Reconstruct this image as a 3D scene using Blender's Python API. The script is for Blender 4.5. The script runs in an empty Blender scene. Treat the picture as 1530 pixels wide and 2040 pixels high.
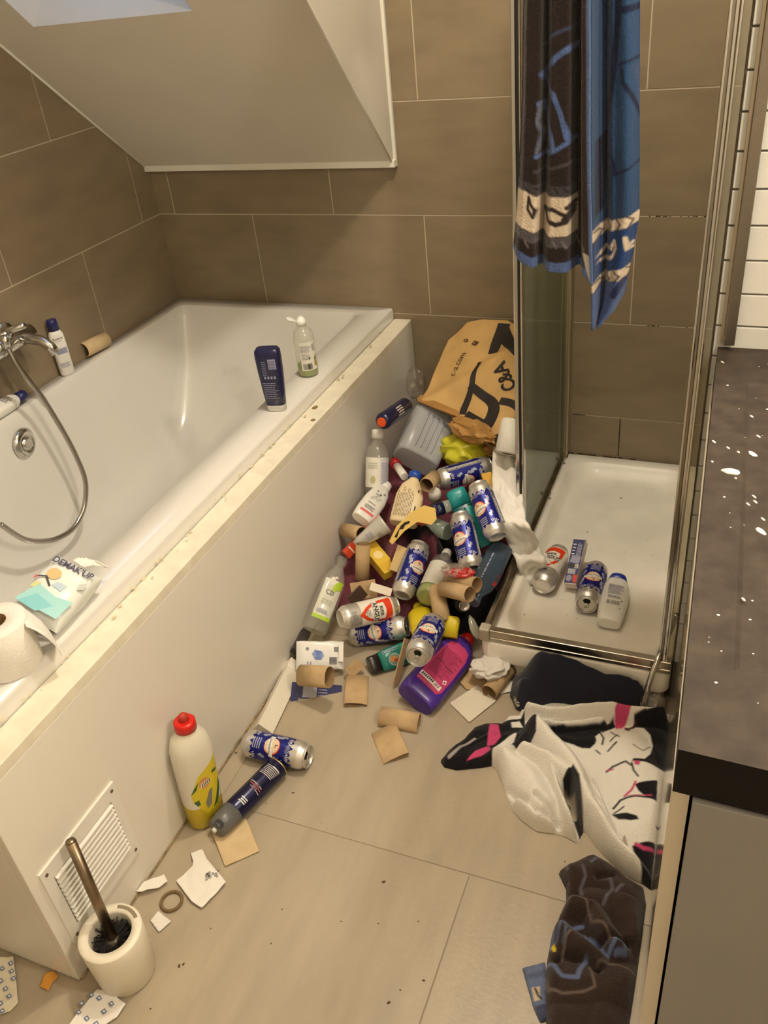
import bpy, bmesh, math, random
import numpy as np
from mathutils import Vector, Matrix, noise
from mathutils.geometry import tessellate_polygon

# ------------------------------------------------------------------ camera, light, exposure
SC = bpy.context.scene
COL = SC.collection
cam_data = bpy.data.cameras.new('camera')
cam_data.sensor_fit = 'VERTICAL'
cam_data.sensor_height = 36
cam_data.lens = 30.038
cam_data.clip_start = .02
cam = bpy.data.objects.new('camera', cam_data)
cam.matrix_world = Matrix(((0.925888, -0.127655, 0.355578, 1.91924), (0.365513, 0.540747, -0.757624, -2.53679),
                           (-0.095564, 0.831443, 0.54733, 1.59126), (0, 0, 0, 1)))
COL.objects.link(cam)
SC.camera = cam
world = bpy.data.worlds.new('world')
SC.world = world
world.use_nodes = True
world.node_tree.nodes['Background'].inputs[0].default_value = (.45, .6, 1, 1)
world.node_tree.nodes['Background'].inputs[1].default_value = .3
VS = SC.view_settings
VS.view_transform = 'Standard'
VS.look = 'None'
VS.gamma = 1
VS.use_curve_mapping = False
VS.exposure = 0.15
SC.cycles.use_denoising = True
SC.cycles.max_bounces = 10
SC.cycles.transparent_max_bounces = 24
SC.cycles.caustics_reflective = False
SC.cycles.caustics_refractive = False
SC.cycles.sample_clamp_indirect = 4


def lamp(name, loc, power, color, radius):
    d = bpy.data.lights.new(name, 'POINT')
    d.energy = power
    d.color = color
    d.shadow_soft_size = radius
    o = bpy.data.objects.new(name, d)
    o.location = loc
    COL.objects.link(o)
    return o


WARM = (1, .892, .73)
for dx in (-.045, 0, .045):                     # the three bulbs of the ceiling lamp above the shower entrance
    lamp('ceiling_or_fill_light', (1.53 + dx, -1.02, 2.70), 25, WARM, .02)
lamp('mirror_bulb', (2.57, -1.85, 2.02), 42, WARM, .05)       # lamp over the washstand mirror, on the right wall
lamp('ceiling_or_fill_light', (1.45, -2.9, 2.62), 6, WARM, .06)        # added fill light behind the camera, brightens the washstand doors

sky = bpy.data.lights.new('skylight_daylight', 'AREA')
sky.shape = 'RECTANGLE'
sky.size = .44
sky.size_y = .5
sky.energy = 1.7
sky.color = (.42, .62, 1)
skyo = bpy.data.objects.new('skylight_daylight', sky)
skyo.matrix_world = Matrix.Translation((.40, -.50, 1.93)) @ Matrix.Rotation(math.radians(-43), 4, 'X')
COL.objects.link(skyo)

# ------------------------------------------------------------------ helpers
MATS = {}


def lin(c):
    c = c / 255
    return c / 12.92 if c <= .04045 else ((c + .055) / 1.055) ** 2.4


def rgb(c):
    return (lin(c[0]), lin(c[1]), lin(c[2]), 1)


def M(name, c, rough=.5, metal=0, bump=0, bscale=60, var=0, vscale=6, spec=.5, stretch=None, coat=0):
    """principled material; var mottles the colour, bump gives fine relief"""
    if name in MATS:
        return MATS[name]
    m = bpy.data.materials.new(name)
    m.use_nodes = True
    n, l = m.node_tree.nodes, m.node_tree.links
    p = n['Principled BSDF']
    p.inputs['Base Color'].default_value = rgb(c)
    p.inputs['Roughness'].default_value = rough
    p.inputs['Metallic'].default_value = metal
    p.inputs['Specular IOR Level'].default_value = spec
    p.inputs['Coat Weight'].default_value = coat
    if var or bump:
        tc = n.new('ShaderNodeTexCoord')
        mp = n.new('ShaderNodeMapping')
        l.new(tc.outputs['Object'], mp.inputs[0])
        if stretch:
            mp.inputs['Scale'].default_value = stretch
    if var:
        t = n.new('ShaderNodeTexNoise')
        t.inputs['Scale'].default_value = vscale
        t.inputs['Detail'].default_value = 6
        l.new(mp.outputs[0], t.inputs['Vector'])
        r = n.new('ShaderNodeValToRGB')
        a = [max(0, x * (1 - var)) for x in c]
        b = [min(255, x * (1 + var)) for x in c]
        r.color_ramp.elements[0].position = .32
        r.color_ramp.elements[1].position = .68
        r.color_ramp.elements[0].color = rgb(a)
        r.color_ramp.elements[1].color = rgb(b)
        l.new(t.outputs['Fac'], r.inputs[0])
        l.new(r.outputs[0], p.inputs['Base Color'])
    if bump:
        t2 = n.new('ShaderNodeTexNoise')
        t2.inputs['Scale'].default_value = bscale
        t2.inputs['Detail'].default_value = 4
        l.new(tc.outputs['Object'], t2.inputs['Vector'])
        bp = n.new('ShaderNodeBump')
        bp.inputs['Strength'].default_value = bump
        bp.inputs['Distance'].default_value = .003
        l.new(t2.outputs['Fac'], bp.inputs['Height'])
        l.new(bp.outputs[0], p.inputs['Normal'])
    MATS[name] = m
    return m


def clear(name, c, alpha=.12, gloss=.9, rough=.08):
    """thin see-through plastic or glass: tinted transparency under a glossy surface"""
    if name in MATS:
        return MATS[name]
    m = bpy.data.materials.new(name)
    m.use_nodes = True
    n, l = m.node_tree.nodes, m.node_tree.links
    n.clear()
    out = n.new('ShaderNodeOutputMaterial')
    tr = n.new('ShaderNodeBsdfTransparent')
    tr.inputs[0].default_value = rgb(c)
    df = n.new('ShaderNodeBsdfDiffuse')
    df.inputs[0].default_value = rgb(c)
    gl = n.new('ShaderNodeBsdfGlossy')
    gl.inputs['Roughness'].default_value = rough
    m1 = n.new('ShaderNodeMixShader')
    m1.inputs[0].default_value = alpha
    l.new(tr.outputs[0], m1.inputs[1])
    l.new(df.outputs[0], m1.inputs[2])
    fr = n.new('ShaderNodeLayerWeight')
    fr.inputs[0].default_value = .5
    pw = n.new('ShaderNodeMath')
    pw.operation = 'POWER'
    pw.inputs[1].default_value = 3.5
    l.new(fr.outputs['Facing'], pw.inputs[0])
    mu = n.new('ShaderNodeMath')
    mu.operation = 'MULTIPLY_ADD'
    mu.inputs[1].default_value = gloss * .55
    mu.inputs[2].default_value = gloss * .045
    l.new(pw.outputs[0], mu.inputs[0])
    m2 = n.new('ShaderNodeMixShader')
    l.new(mu.outputs[0], m2.inputs[0])
    l.new(m1.outputs[0], m2.inputs[1])
    l.new(gl.outputs[0], m2.inputs[2])
    l.new(m2.outputs[0], out.inputs[0])
    MATS[name] = m
    return m


def cloth(name, rough=.95, bump=.6, bscale=420):
    """woven fabric; its print is stored on the mesh as a colour attribute"""
    if name in MATS:
        return MATS[name]
    m = M(name, (200, 200, 200), rough, bump=bump, bscale=bscale, spec=.1)
    n, l = m.node_tree.nodes, m.node_tree.links
    a = n.new('ShaderNodeAttribute')
    a.attribute_name = 'print'
    l.new(a.outputs['Color'], n['Principled BSDF'].inputs['Base Color'])
    n['Principled BSDF'].inputs['Sheen Weight'].default_value = .15
    return m


class MB:
    """collects geometry and builds it as one mesh object"""

    def __init__(self):
        self.v, self.f, self.m, self.s = [], [], [], []

    def add(self, vs, fs, mat=0, smooth=True):
        o = len(self.v)
        self.v += [tuple(x) for x in vs]
        self.f += [tuple(i + o for i in f) for f in fs]
        self.m += [mat] * len(fs)
        self.s += [smooth] * len(fs)
        return self

    def box(self, a, b, mat=0):
        (x0, y0, z0), (x1, y1, z1) = a, b
        v = [(x0, y0, z0), (x1, y0, z0), (x1, y1, z0), (x0, y1, z0), (x0, y0, z1), (x1, y0, z1), (x1, y1, z1), (x0, y1, z1)]
        return self.add(v, [(0, 3, 2, 1), (4, 5, 6, 7), (0, 1, 5, 4), (1, 2, 6, 5), (2, 3, 7, 6), (3, 0, 4, 7)], mat, False)

    def loft(self, secs, seg=36, mat=0, cap=(True, True), dx=None):
        """stack of superellipse sections (z, rx, ry, exponent)"""
        vs, fs = [], []
        for k, s in enumerate(secs):
            z, rx, ry = s[:3]
            n = s[3] if len(s) > 3 else 2
            ox, oy = (s[4], s[5]) if len(s) > 5 else (0, 0)
            for i in range(seg):
                a = 2 * math.pi * i / seg
                c, q = math.cos(a), math.sin(a)
                vs.append((ox + rx * math.copysign(abs(c) ** (2 / n), c), oy + ry * math.copysign(abs(q) ** (2 / n), q), z))
        for k in range(len(secs) - 1):
            for i in range(seg):
                j = (i + 1) % seg
                fs.append((k * seg + i, k * seg + j, (k + 1) * seg + j, (k + 1) * seg + i))
        self.add(vs, fs, mat)
        o = len(self.v) - len(vs)
        if cap[0]:
            self.f.append(tuple(o + i for i in reversed(range(seg)))); self.m.append(mat); self.s.append(False)
        if cap[1]:
            t = o + (len(secs) - 1) * seg
            self.f.append(tuple(t + i for i in range(seg))); self.m.append(mat); self.s.append(False)
        return self

    def tube(self, path, r, seg=12, mat=0, caps=True):
        P = [Vector(p) for p in path]
        rs = r if isinstance(r, (list, tuple)) else [r] * len(P)
        vs, fs = [], []
        up = Vector((0, 0, 1))
        t = (P[1] - P[0]).normalized()
        if abs(t.dot(up)) > .95:
            up = Vector((1, 0, 0))
        u = t.cross(up).normalized()
        for k, p in enumerate(P):
            t = (P[min(k + 1, len(P) - 1)] - P[max(k - 1, 0)]).normalized()
            u = (u - t * u.dot(t)).normalized()
            w = t.cross(u)
            for i in range(seg):
                a = 2 * math.pi * i / seg
                vs.append(p + (u * math.cos(a) + w * math.sin(a)) * rs[k])
        for k in range(len(P) - 1):
            for i in range(seg):
                j = (i + 1) % seg
                fs.append((k * seg + i, k * seg + j, (k + 1) * seg + j, (k + 1) * seg + i))
        if caps:
            fs.append(tuple(reversed(range(seg))))
            fs.append(tuple((len(P) - 1) * seg + i for i in range(seg)))
        return self.add(vs, fs, mat)

    def prism(self, poly, z0, z1, mat=0, smooth=False):
        n = len(poly)
        vs = [(x, y, z0) for x, y in poly] + [(x, y, z1) for x, y in poly]
        fs = [(i, (i + 1) % n, n + (i + 1) % n, n + i) for i in range(n)]
        tri = tessellate_polygon([[Vector((x, y, 0)) for x, y in poly]])
        fs += [tuple(t) for t in tri] + [tuple(n + i for i in t) for t in tri]
        return self.add(vs, fs, mat, smooth)

    def grid(self, fn, nu, nv, mat=0, smooth=True):
        vs = [fn(i / nu, j / nv) for j in range(nv + 1) for i in range(nu + 1)]
        fs = [(j * (nu + 1) + i, j * (nu + 1) + i + 1, (j + 1) * (nu + 1) + i + 1, (j + 1) * (nu + 1) + i) for j in range(nv) for i in range(nu)]
        return self.add(vs, fs, mat, smooth)

    def build(self, name, mats, parent=None, bevel=0, solid=0, normals=True):
        me = bpy.data.meshes.new(name)
        me.from_pydata(self.v, [], self.f)
        for m in (mats if isinstance(mats, (list, tuple)) else [mats]):
            me.materials.append(m)
        me.polygons.foreach_set('material_index', self.m)
        me.polygons.foreach_set('use_smooth', self.s)
        if normals or bevel:
            bm = bmesh.new()
            bm.from_mesh(me)
            if normals:
                bmesh.ops.recalc_face_normals(bm, faces=bm.faces)
            if bevel:
                bmesh.ops.bevel(bm, geom=[e for e in bm.edges if len(e.link_faces) == 2 and e.calc_face_angle(0) > .6], offset=bevel, segments=2, affect='EDGES', profile=.5)
            bm.to_mesh(me)
            bm.free()
        me.update()
        o = bpy.data.objects.new(name, me)
        COL.objects.link(o)
        if solid:
            md = o.modifiers.new('thickness', 'SOLIDIFY')
            md.thickness = solid
            md.offset = 0
        if parent:
            o.parent = parent
        return o


TXT = {}


def text_mesh(s, bold=0):
    k = (s, bold)
    if k not in TXT:
        cu = bpy.data.curves.new('lettering', 'FONT')
        cu.body = s
        cu.size = 1
        cu.align_x = 'CENTER'
        cu.align_y = 'CENTER'
        cu.offset = bold
        cu.resolution_u = 3
        o = bpy.data.objects.new('lettering', cu)
        COL.objects.link(o)
        bpy.context.view_layer.update()
        me = bpy.data.meshes.new_from_object(o.evaluated_get(bpy.context.evaluated_depsgraph_get()))
        TXT[k] = ([(v.co.x, v.co.y) for v in me.vertices], [tuple(p.vertices) for p in me.polygons])
        bpy.data.objects.remove(o)
        bpy.data.meshes.remove(me)
    return TXT[k]


class Print:
    """flat print laid on a surface: shapes and lettering in (u, v), wrapped by fn(u, v, offset)"""

    def __init__(self, fn, step=.006):
        self.fn, self.step, self.items, self.mats, self.n = fn, step, [], [], 0

    def _m(self, m):
        if m not in self.mats:
            self.mats.append(m)
        return self.mats.index(m)

    def raw(self, vs, fs, m, layer=None):
        self.n += 1
        self.items.append((vs, fs, self._m(m), self.n if layer is None else layer))
        return self

    def poly(self, pts, m, layer=None):
        tri = tessellate_polygon([[Vector((x, y, 0)) for x, y in pts]])
        return self.raw(list(pts), [tuple(t) for t in tri], m, layer)

    def rect(self, u0, v0, u1, v1, m, layer=None):
        return self.raw([(u0, v0), (u1, v0), (u1, v1), (u0, v1)], [(0, 1, 2, 3)], m, layer)

    def disc(self, u, v, r, m, layer=None, ry=None, a0=0, a1=2 * math.pi, r0=0):
        ry = ry or r
        N = 28
        if r0:
            vs = [(u + q * math.cos(a0 + (a1 - a0) * i / N), v + q * ry / r * math.sin(a0 + (a1 - a0) * i / N)) for i in range(N + 1) for q in (r0, r)]
            return self.raw(vs, [(2 * i, 2 * i + 1, 2 * i + 3, 2 * i + 2) for i in range(N)], m, layer)
        return self.poly([(u + r * math.cos(2 * math.pi * i / N), v + ry * math.sin(2 * math.pi * i / N)) for i in range(N)], m, layer)

    def text(self, s, u, v, size, m, rot=0, bold=.01, sx=1, layer=None):
        vs, fs = text_mesh(s, bold)
        c, q = math.cos(rot), math.sin(rot)
        return self.raw([(u + size * (x * sx * c - y * q), v + size * (x * sx * q + y * c)) for x, y in vs], fs, m, layer)

    def lines(self, u0, v0, u1, v1, n, m, seed=1, fill=.45, vertical=False):
        """rows of short bars, like small print too fine to read"""
        rd = random.Random(seed)
        for k in range(n):
            a = k / n
            p = 0
            L = 1 - rd.random() * .25
            while p < L:
                w = .06 + rd.random() * .2
                e = min(p + w, L)
                if vertical:
                    x0 = u0 + (u1 - u0) * a
                    self.rect(x0, v0 + (v1 - v0) * p, x0 + (u1 - u0) / n * fill, v0 + (v1 - v0) * e, m, 9)
                else:
                    y0 = v0 + (v1 - v0) * a
                    self.rect(u0 + (u1 - u0) * p, y0, u0 + (u1 - u0) * e, y0 + (v1 - v0) / n * fill, m, 9)
                p = e + .03
        return self

    def barcode(self, u0, v0, u1, v1, m, seed=2, n=14):
        rd = random.Random(seed)
        w = (u1 - u0) / n
        for k in range(n):
            self.rect(u0 + k * w, v0, u0 + k * w + w * (.25 + .5 * rd.random()), v1, m, 9)
        return self

    def build(self, name, parent):
        V, F, MI = [], [], []
        for vs, fs, mi, ly in self.items:
            bm = bmesh.new()
            bv = [bm.verts.new((x, y, 0)) for x, y in vs]
            for f in fs:
                try:
                    bm.faces.new([bv[i] for i in f])
                except ValueError:
                    pass
            if self.step:
                us = [x for x, _ in vs]
                lo, hi = min(us), max(us)
                k = math.floor(lo / self.step) + 1
                while k * self.step < hi:
                    bmesh.ops.bisect_plane(bm, geom=bm.verts[:] + bm.edges[:] + bm.faces[:], plane_co=(k * self.step, 0, 0), plane_no=(1, 0, 0))
                    k += 1
            bm.verts.index_update()
            o = len(V)
            V += [self.fn(v.co.x, v.co.y, .0003 + .00018 * ly) for v in bm.verts]
            for f in bm.faces:
                F.append(tuple(o + v.index for v in f.verts))
                MI.append(mi)
            bm.free()
        me = bpy.data.meshes.new(name)
        me.from_pydata(V, [], F)
        for m in self.mats:
            me.materials.append(m)
        me.polygons.foreach_set('material_index', MI)
        me.update()
        o = bpy.data.objects.new(name, me)
        COL.objects.link(o)
        o.parent = parent
        return o


def front(secs):
    """the front (local -Y) of a lofted bottle"""
    def fn(u, v, off):
        a = secs[0]
        b = secs[-1]
        for k in range(len(secs) - 1):
            if secs[k][0] <= v <= secs[k + 1][0]:
                a, b = secs[k], secs[k + 1]
        t = 0 if b[0] == a[0] else max(0, min(1, (v - a[0]) / (b[0] - a[0])))
        rx = a[1] + (b[1] - a[1]) * t
        ry = a[2] + (b[2] - a[2]) * t
        n = a[3] if len(a) > 3 else 2
        q = min(.995, abs(u / rx))
        y = ry * (1 - q ** n) ** (1 / n)
        nx, ny = (q ** (n - 1)) / rx * math.copysign(1, u), (max(.001, 1 - q ** n) ** (1 - 1 / n)) / ry
        d = math.hypot(nx, ny)
        return (max(-rx, min(rx, u)) + off * nx / d, -(y + off * ny / d), v)
    return fn


def around(r):
    """wrapped round a cylinder, u = arc length measured from the front"""
    return lambda u, v, off: ((r + off) * math.sin(u / r), -(r + off) * math.cos(u / r), v)


def flat(y=0):
    """flat panel standing in the local XZ plane, facing -Y"""
    return lambda u, v, off: (u, y - off, v)


def top(z):
    """flat surface facing up"""
    return lambda u, v, off: (u, v, z + off)


def tag(o, label, cat, group=None, kind=None):
    o['label'] = label
    o['category'] = cat
    if group:
        o['group'] = group
    if kind:
        o['kind'] = kind
    return o


def thing(name, label, cat, group=None):
    o = bpy.data.objects.new(name, None)
    o.empty_display_size = .05
    COL.objects.link(o)
    return tag(o, label, cat, group)


def place(o, A, B, F, roll=0):
    """stand a thing on A, its axis running to B, its front turned towards direction F"""
    A, B, F = Vector(A), Vector(B), Vector(F)
    z = (B - A).normalized()
    y = -(F - z * F.dot(z)).normalized()
    x = y.cross(z)
    m = Matrix((x, y, z)).transposed().to_4x4()
    o.matrix_world = Matrix.Translation(A) @ m @ Matrix.Rotation(roll, 4, 'Z')
    return o


def stand(o, A, F, roll=0):
    return place(o, A, (A[0], A[1], A[2] + 1), F, roll)


def copy_thing(o, label, group=None):
    c = o.copy()
    COL.objects.link(c)
    c['label'] = label
    if group:
        c['group'] = group
    for ch in o.children:
        d = ch.copy()
        COL.objects.link(d)
        d.parent = c
        for g in ch.children:
            e = g.copy()
            COL.objects.link(e)
            e.parent = d
    return c


def structure(o):
    o['kind'] = 'structure'
    return o


def inside(P, poly):
    """which of the points lie in the polygon"""
    x, y = P[:, 0], P[:, 1]
    r = np.zeros(len(P), bool)
    n = len(poly)
    for i in range(n):
        (x0, y0), (x1, y1) = poly[i], poly[(i + 1) % n]
        c = ((y0 > y) != (y1 > y))
        with np.errstate(divide='ignore', invalid='ignore'):
            r ^= c & (x < (x1 - x0) * (y - y0) / (y1 - y0 if y1 != y0 else 1e-12) + x0)
    return r


def dist(P, line, closed=False):
    """distance to a polyline, and the nearest points on it"""
    best = np.full(len(P), 1e9)
    near = P.copy()
    L = [np.array(q[:2], float) for q in line]
    seg = list(zip(L[:-1], L[1:])) + ([(L[-1], L[0])] if closed else [])
    for a, b in seg:
        d = b - a
        t = np.clip(((P - a) @ d) / max(1e-12, d @ d), 0, 1)
        q = a + t[:, None] * d
        e = np.hypot(*(P - q).T)
        k = e < best
        best[k] = e[k]
        near[k] = q[k]
    return best, near


def nz(P, s, seed=0):
    return np.array([noise.noise((x * s, y * s, seed * 7.3)) for x, y in P])


def paint(P, base, patches, soft=.0027):
    """cloth print: list of ('poly', points, colour) and ('line', points, width, colour)"""
    C = np.tile(np.array(rgb(base)), (len(P), 1))
    for p in patches:
        if p[0] == 'poly':
            d = dist(P, p[1], True)[0]
            sd = np.where(inside(P, p[1]), -d, d)
        else:
            sd = dist(P, p[1])[0] - p[2]
        a = np.clip(.5 - sd / soft, 0, 1)[:, None]
        C = C * (1 - a) + np.array(rgb(p[-1])) * a
    return C


def cloth_heap(name, outline, base, patches, ridges, h0=.012, cell=.004, seed=1, rough_h=.012, rs=14, rim=.02, mat=None, z0=0, parent=None, ground=None):
    """a crumpled cloth lying on the floor: outline in plan, ridges (points, height, width), print patches"""
    poly = [tuple(q[:2]) for q in outline]
    xs, ys = [q[0] for q in poly], [q[1] for q in poly]
    gx, gy = np.arange(min(xs) - cell, max(xs) + 2 * cell, cell), np.arange(min(ys) - cell, max(ys) + 2 * cell, cell)
    nx, ny = len(gx), len(gy)
    P = np.array([(x, y) for y in gy for x in gx])
    ins = inside(P, poly)
    d, near = dist(P, poly, True)
    keep = ins | (d < cell * 1.5)
    out = keep & ~ins
    P[out] = near[out]
    dd = np.where(ins, d, 0)
    e = np.clip(dd / rim, 0, 1)
    e = np.sqrt(1 - (1 - e) ** 2)
    z = h0 * np.ones(len(P))
    for pts, hh, w in ridges:
        z = np.maximum(z, hh * np.exp(-(dist(P, pts)[0] / w) ** 2)) if hh > 0 else z + hh * np.exp(-(dist(P, pts)[0] / w) ** 2)
    n1 = nz(P, rs, seed)
    n2 = nz(P, rs * 2.7, seed + 3)
    z = z + rough_h * (1 - 2 * np.abs(n1)) * .6 + rough_h * .35 * n2
    z = np.maximum(z, .004) * e + .001
    if ground is not None:
        z = z + ground(P)
    z += z0
    C = paint(P, base, patches)
    idx = -np.ones(len(P), int)
    k = np.where(keep)[0]
    idx[k] = np.arange(len(k))
    q = np.arange(nx * ny).reshape(ny, nx)
    F = np.stack([q[:-1, :-1], q[:-1, 1:], q[1:, 1:], q[1:, :-1]], -1).reshape(-1, 4)
    F = F[keep[F].all(1) & ins[F].any(1)]
    F = idx[F]
    me = bpy.data.meshes.new(name)
    me.from_pydata(np.column_stack([P[k], z[k]]).tolist(), [], F.tolist())
    me.materials.append(mat or cloth('terry_cloth'))
    a = me.color_attributes.new('print', 'FLOAT_COLOR', 'POINT')
    a.data.foreach_set('color', C[k].astype(np.float32).ravel())
    me.polygons.foreach_set('use_smooth', [True] * len(me.polygons))
    me.update()
    o = bpy.data.objects.new(name, me)
    COL.objects.link(o)
    if parent:
        o.parent = parent
    return o


def lump(name, A, size, mat, seed=1, amp=.35, fs=2.2, parent=None, sub=4, squash=(1, 1, 1), rot=0):
    """crumpled paper, foil or film"""
    bm = bmesh.new()
    bmesh.ops.create_icosphere(bm, subdivisions=sub, radius=1)
    for v in bm.verts:
        p = v.co.copy()
        w = p + .35 * noise.noise_vector(p * fs * .8 + Vector((seed, 2, 0)))
        d = 1 + amp * (1 - 2.6 * abs(noise.noise(w * fs + Vector((seed * 3.1, 0, 0))))) + amp * .22 * noise.noise(w * fs * 2.3 + Vector((0, seed, 0)))
        v.co = p * d
    me = bpy.data.meshes.new(name)
    bm.to_mesh(me)
    bm.free()
    me.materials.append(mat)
    me.polygons.foreach_set('use_smooth', [seed % 2 == 0] * len(me.polygons))
    o = bpy.data.objects.new(name, me)
    COL.objects.link(o)
    o.matrix_world = Matrix.Translation(A) @ Matrix.Rotation(rot, 4, 'Z') @ Matrix.Diagonal((size * squash[0], size * squash[1], size * squash[2], 1))
    if parent:
        o.parent = parent
    return o


def ribbon(name, path, wid, mat, wave=.004, seed=1, n=60, m=8, parent=None, solid=.0008):
    """a strip following path (points, with the strip's sideways direction)"""
    P = [Vector(p) for p, _ in path]
    W = [Vector(w).normalized() for _, w in path]

    def at(t):
        q = t * (len(P) - 1)
        i = min(int(q), len(P) - 2)
        f = q - i

        def cr(A):
            p0, p1, p2, p3 = A[max(i - 1, 0)], A[i], A[i + 1], A[min(i + 2, len(A) - 1)]
            return .5 * ((2 * p1) + (p2 - p0) * f + (2 * p0 - 5 * p1 + 4 * p2 - p3) * f * f + (3 * p1 - p0 - 3 * p2 + p3) * f ** 3)
        return cr(P), cr(W).normalized()
    mb = MB()

    def fn(u, t):
        p, w = at(t)
        p2, _ = at(min(1, t + .01))
        p1, _ = at(max(0, t - .01))
        nn = w.cross(p2 - p1).normalized()
        off = wave * (noise.noise((u * 2.2, t * 7, seed)) * 1.6 + noise.noise((u * 5, t * 21, seed + 4)) * .7)
        return p + w * (u - .5) * wid * (1 + .12 * noise.noise((t * 6, u, seed + 9))) + nn * off
    mb.grid(fn, m, n)
    return mb.build(name, mat, parent, solid=solid)

# ------------------------------------------------------------------ materials of the room
def tile_mat(name, c, rough, var, stretch, vscale, bump=.15):
    m = M(name, c, rough, var=var, vscale=vscale, stretch=stretch, bump=bump, bscale=90)
    n, l = m.node_tree.nodes, m.node_tree.links
    mp = [x for x in n if x.type == 'MAPPING'][0]
    oi = n.new('ShaderNodeObjectInfo')
    mu = n.new('ShaderNodeVectorMath')
    mu.operation = 'SCALE'
    mu.inputs['Scale'].default_value = 37
    cb = n.new('ShaderNodeCombineXYZ')
    for i in range(3):
        l.new(oi.outputs['Random'], cb.inputs[i])
    l.new(cb.outputs[0], mu.inputs[0])
    l.new(mu.outputs[0], mp.inputs['Location'])
    return m


TILE = tile_mat('brown_stone_tile', (134, 119, 96), .42, .05, (3, 3, 9), 2.2)
FLOORT = tile_mat('beige_floor_tile', (170, 157, 136), .38, .035, (10, 2.4, 2), 2.0)
GROUT = M('grout', (190, 178, 155), .9, bump=.3, bscale=200)
FGROUT = M('floor_grout', (150, 140, 122), .9, bump=.3, bscale=200)
PAINT = M('white_paint', (212, 205, 192), .7, bump=.08, bscale=160, var=.015, vscale=3)
TRIM = M('white_trim', (232, 228, 218), .5)
ACR = M('white_acrylic', (222, 220, 214), .16, coat=.4, var=.008, vscale=4)
PANEL = M('white_laminate', (230, 225, 214), .3, var=.012, vscale=2)
CHROME = M('chrome', (205, 203, 198), .14, 1)
STEEL = M('brushed_steel', (150, 142, 132), .3, 1, bump=.1, bscale=300)
BLACKRUB = M('black_rubber', (18, 17, 16), .5)
GLASS = clear('shower_glass', (206, 216, 196), .24, .8, .08)
WHITEB = M('white_brick_tile', (226, 224, 216), .22, coat=.3, var=.02, vscale=8)


def slab(name, a, b, mat, parent=None):
    return structure(MB().box(a, b).build(name, mat, parent)) if parent is None else MB().box(a, b).build(name, mat, parent)


CACHE = {}


def tile(parent, a, b, mat, name='tile', bevel=.0006):
    """one tile: a bevelled slab, its mesh shared with tiles of the same size"""
    d = tuple(round(b[i] - a[i], 4) for i in range(3))
    k = (name, d, mat.name)
    if k not in CACHE:
        o = MB().box((-d[0] / 2, -d[1] / 2, -d[2] / 2), (d[0] / 2, d[1] / 2, d[2] / 2)).build(name, mat, None, bevel=bevel)
        CACHE[k] = o.data
    else:
        o = bpy.data.objects.new(name, CACHE[k])
        COL.objects.link(o)
    o.location = [(a[i] + b[i]) / 2 for i in range(3)]
    o.parent = parent
    return o


# ------------------------------------------------------------------ room shell
floor = slab('floor', (-.1, -3.3, -.12), (3.1, .1, -.0012), FGROUT)
wall_left = slab('wall_left', (-.12, -3.3, -.1), (.002, .1, 2.9), GROUT)
wall_back = slab('wall_back', (-.1, -.002, -.1), (3.1, .12, 2.9), GROUT)
wall_right = slab('wall_right', (3.0, -3.3, -.1), (3.12, .1, 2.9), PAINT)
wall_front = slab('wall_front', (-.1, -3.42, -.1), (3.1, -3.3, 2.9), PAINT)
ceiling = slab('ceiling', (-.1, -3.4, 2.85), (3.1, .1, 2.95), PAINT)

ZR = [-.06, .26, .578, .899, 1.2215, 1.543, 1.864, 2.186, 2.507, 2.829]
BX = [[.4, 1.0, 1.606, 2.2], [.07, .67, 1.27, 1.87, 2.47], [.372, .98, 1.617, 2.23], [.067, .673, 1.27, 1.87, 2.47], [.38, .985, 1.621, 2.22]]
LY = [[-.43, -1.07, -1.71, -2.35], [-.1035, -.743, -1.38, -2.02, -2.66], [-.43, -1.07, -1.71, -2.35, -2.99], [-.1035, -.743, -1.38, -2.02, -2.66], [-.427, -1.067, -1.707, -2.347, -2.987]]
G = .0018
for k in range(9):
    kk = k if k < 5 else 3 + (k % 2)
    xs = [0] + BX[kk] + [3.0]
    for x0, x1 in zip(xs[:-1], xs[1:]):
        if ZR[k + 1] < .6 and x1 < .8:
            continue
        tile(wall_back, (x0 + G, -.003, max(0, ZR[k]) + G), (x1 - G, .0045, ZR[k + 1] - G), TILE)
    ys = [0] + LY[kk] + [-3.3]
    for y0, y1 in zip(ys[:-1], ys[1:]):
        if ZR[k + 1] < .6:
            continue
        tile(wall_left, (-.0045, y1 + G, ZR[k] + G), (.003, y0 - G, ZR[k + 1] - G), TILE)
FY = [0, -.348, -.948, -1.548, -2.148, -2.748, -3.3]
for k in range(6):
    xs = [0] + ([.9545, 2.1545] if k % 2 == 0 else [.3545, 1.5545, 2.7545]) + [3.0]
    for x0, x1 in zip(xs[:-1], xs[1:]):
        tile(floor, (x0 + .001, FY[k + 1] + .001, -.008), (x1 - .001, FY[k] - .001, 0), FLOORT, bevel=.0008)

# sloping roof soffit over the bath, boxed in on the right, with a roof window
LIPZ, LIPY = 1.062, -.028


def slope(s, t):
    """s 0..1 from the left wall to the box side, t 0..1 up the slope"""
    k = .854 + .181 * s
    z = LIPZ + (2.86 - LIPZ) * t
    return (.9 * s, LIPY - (z - LIPZ) / k, z)


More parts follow.
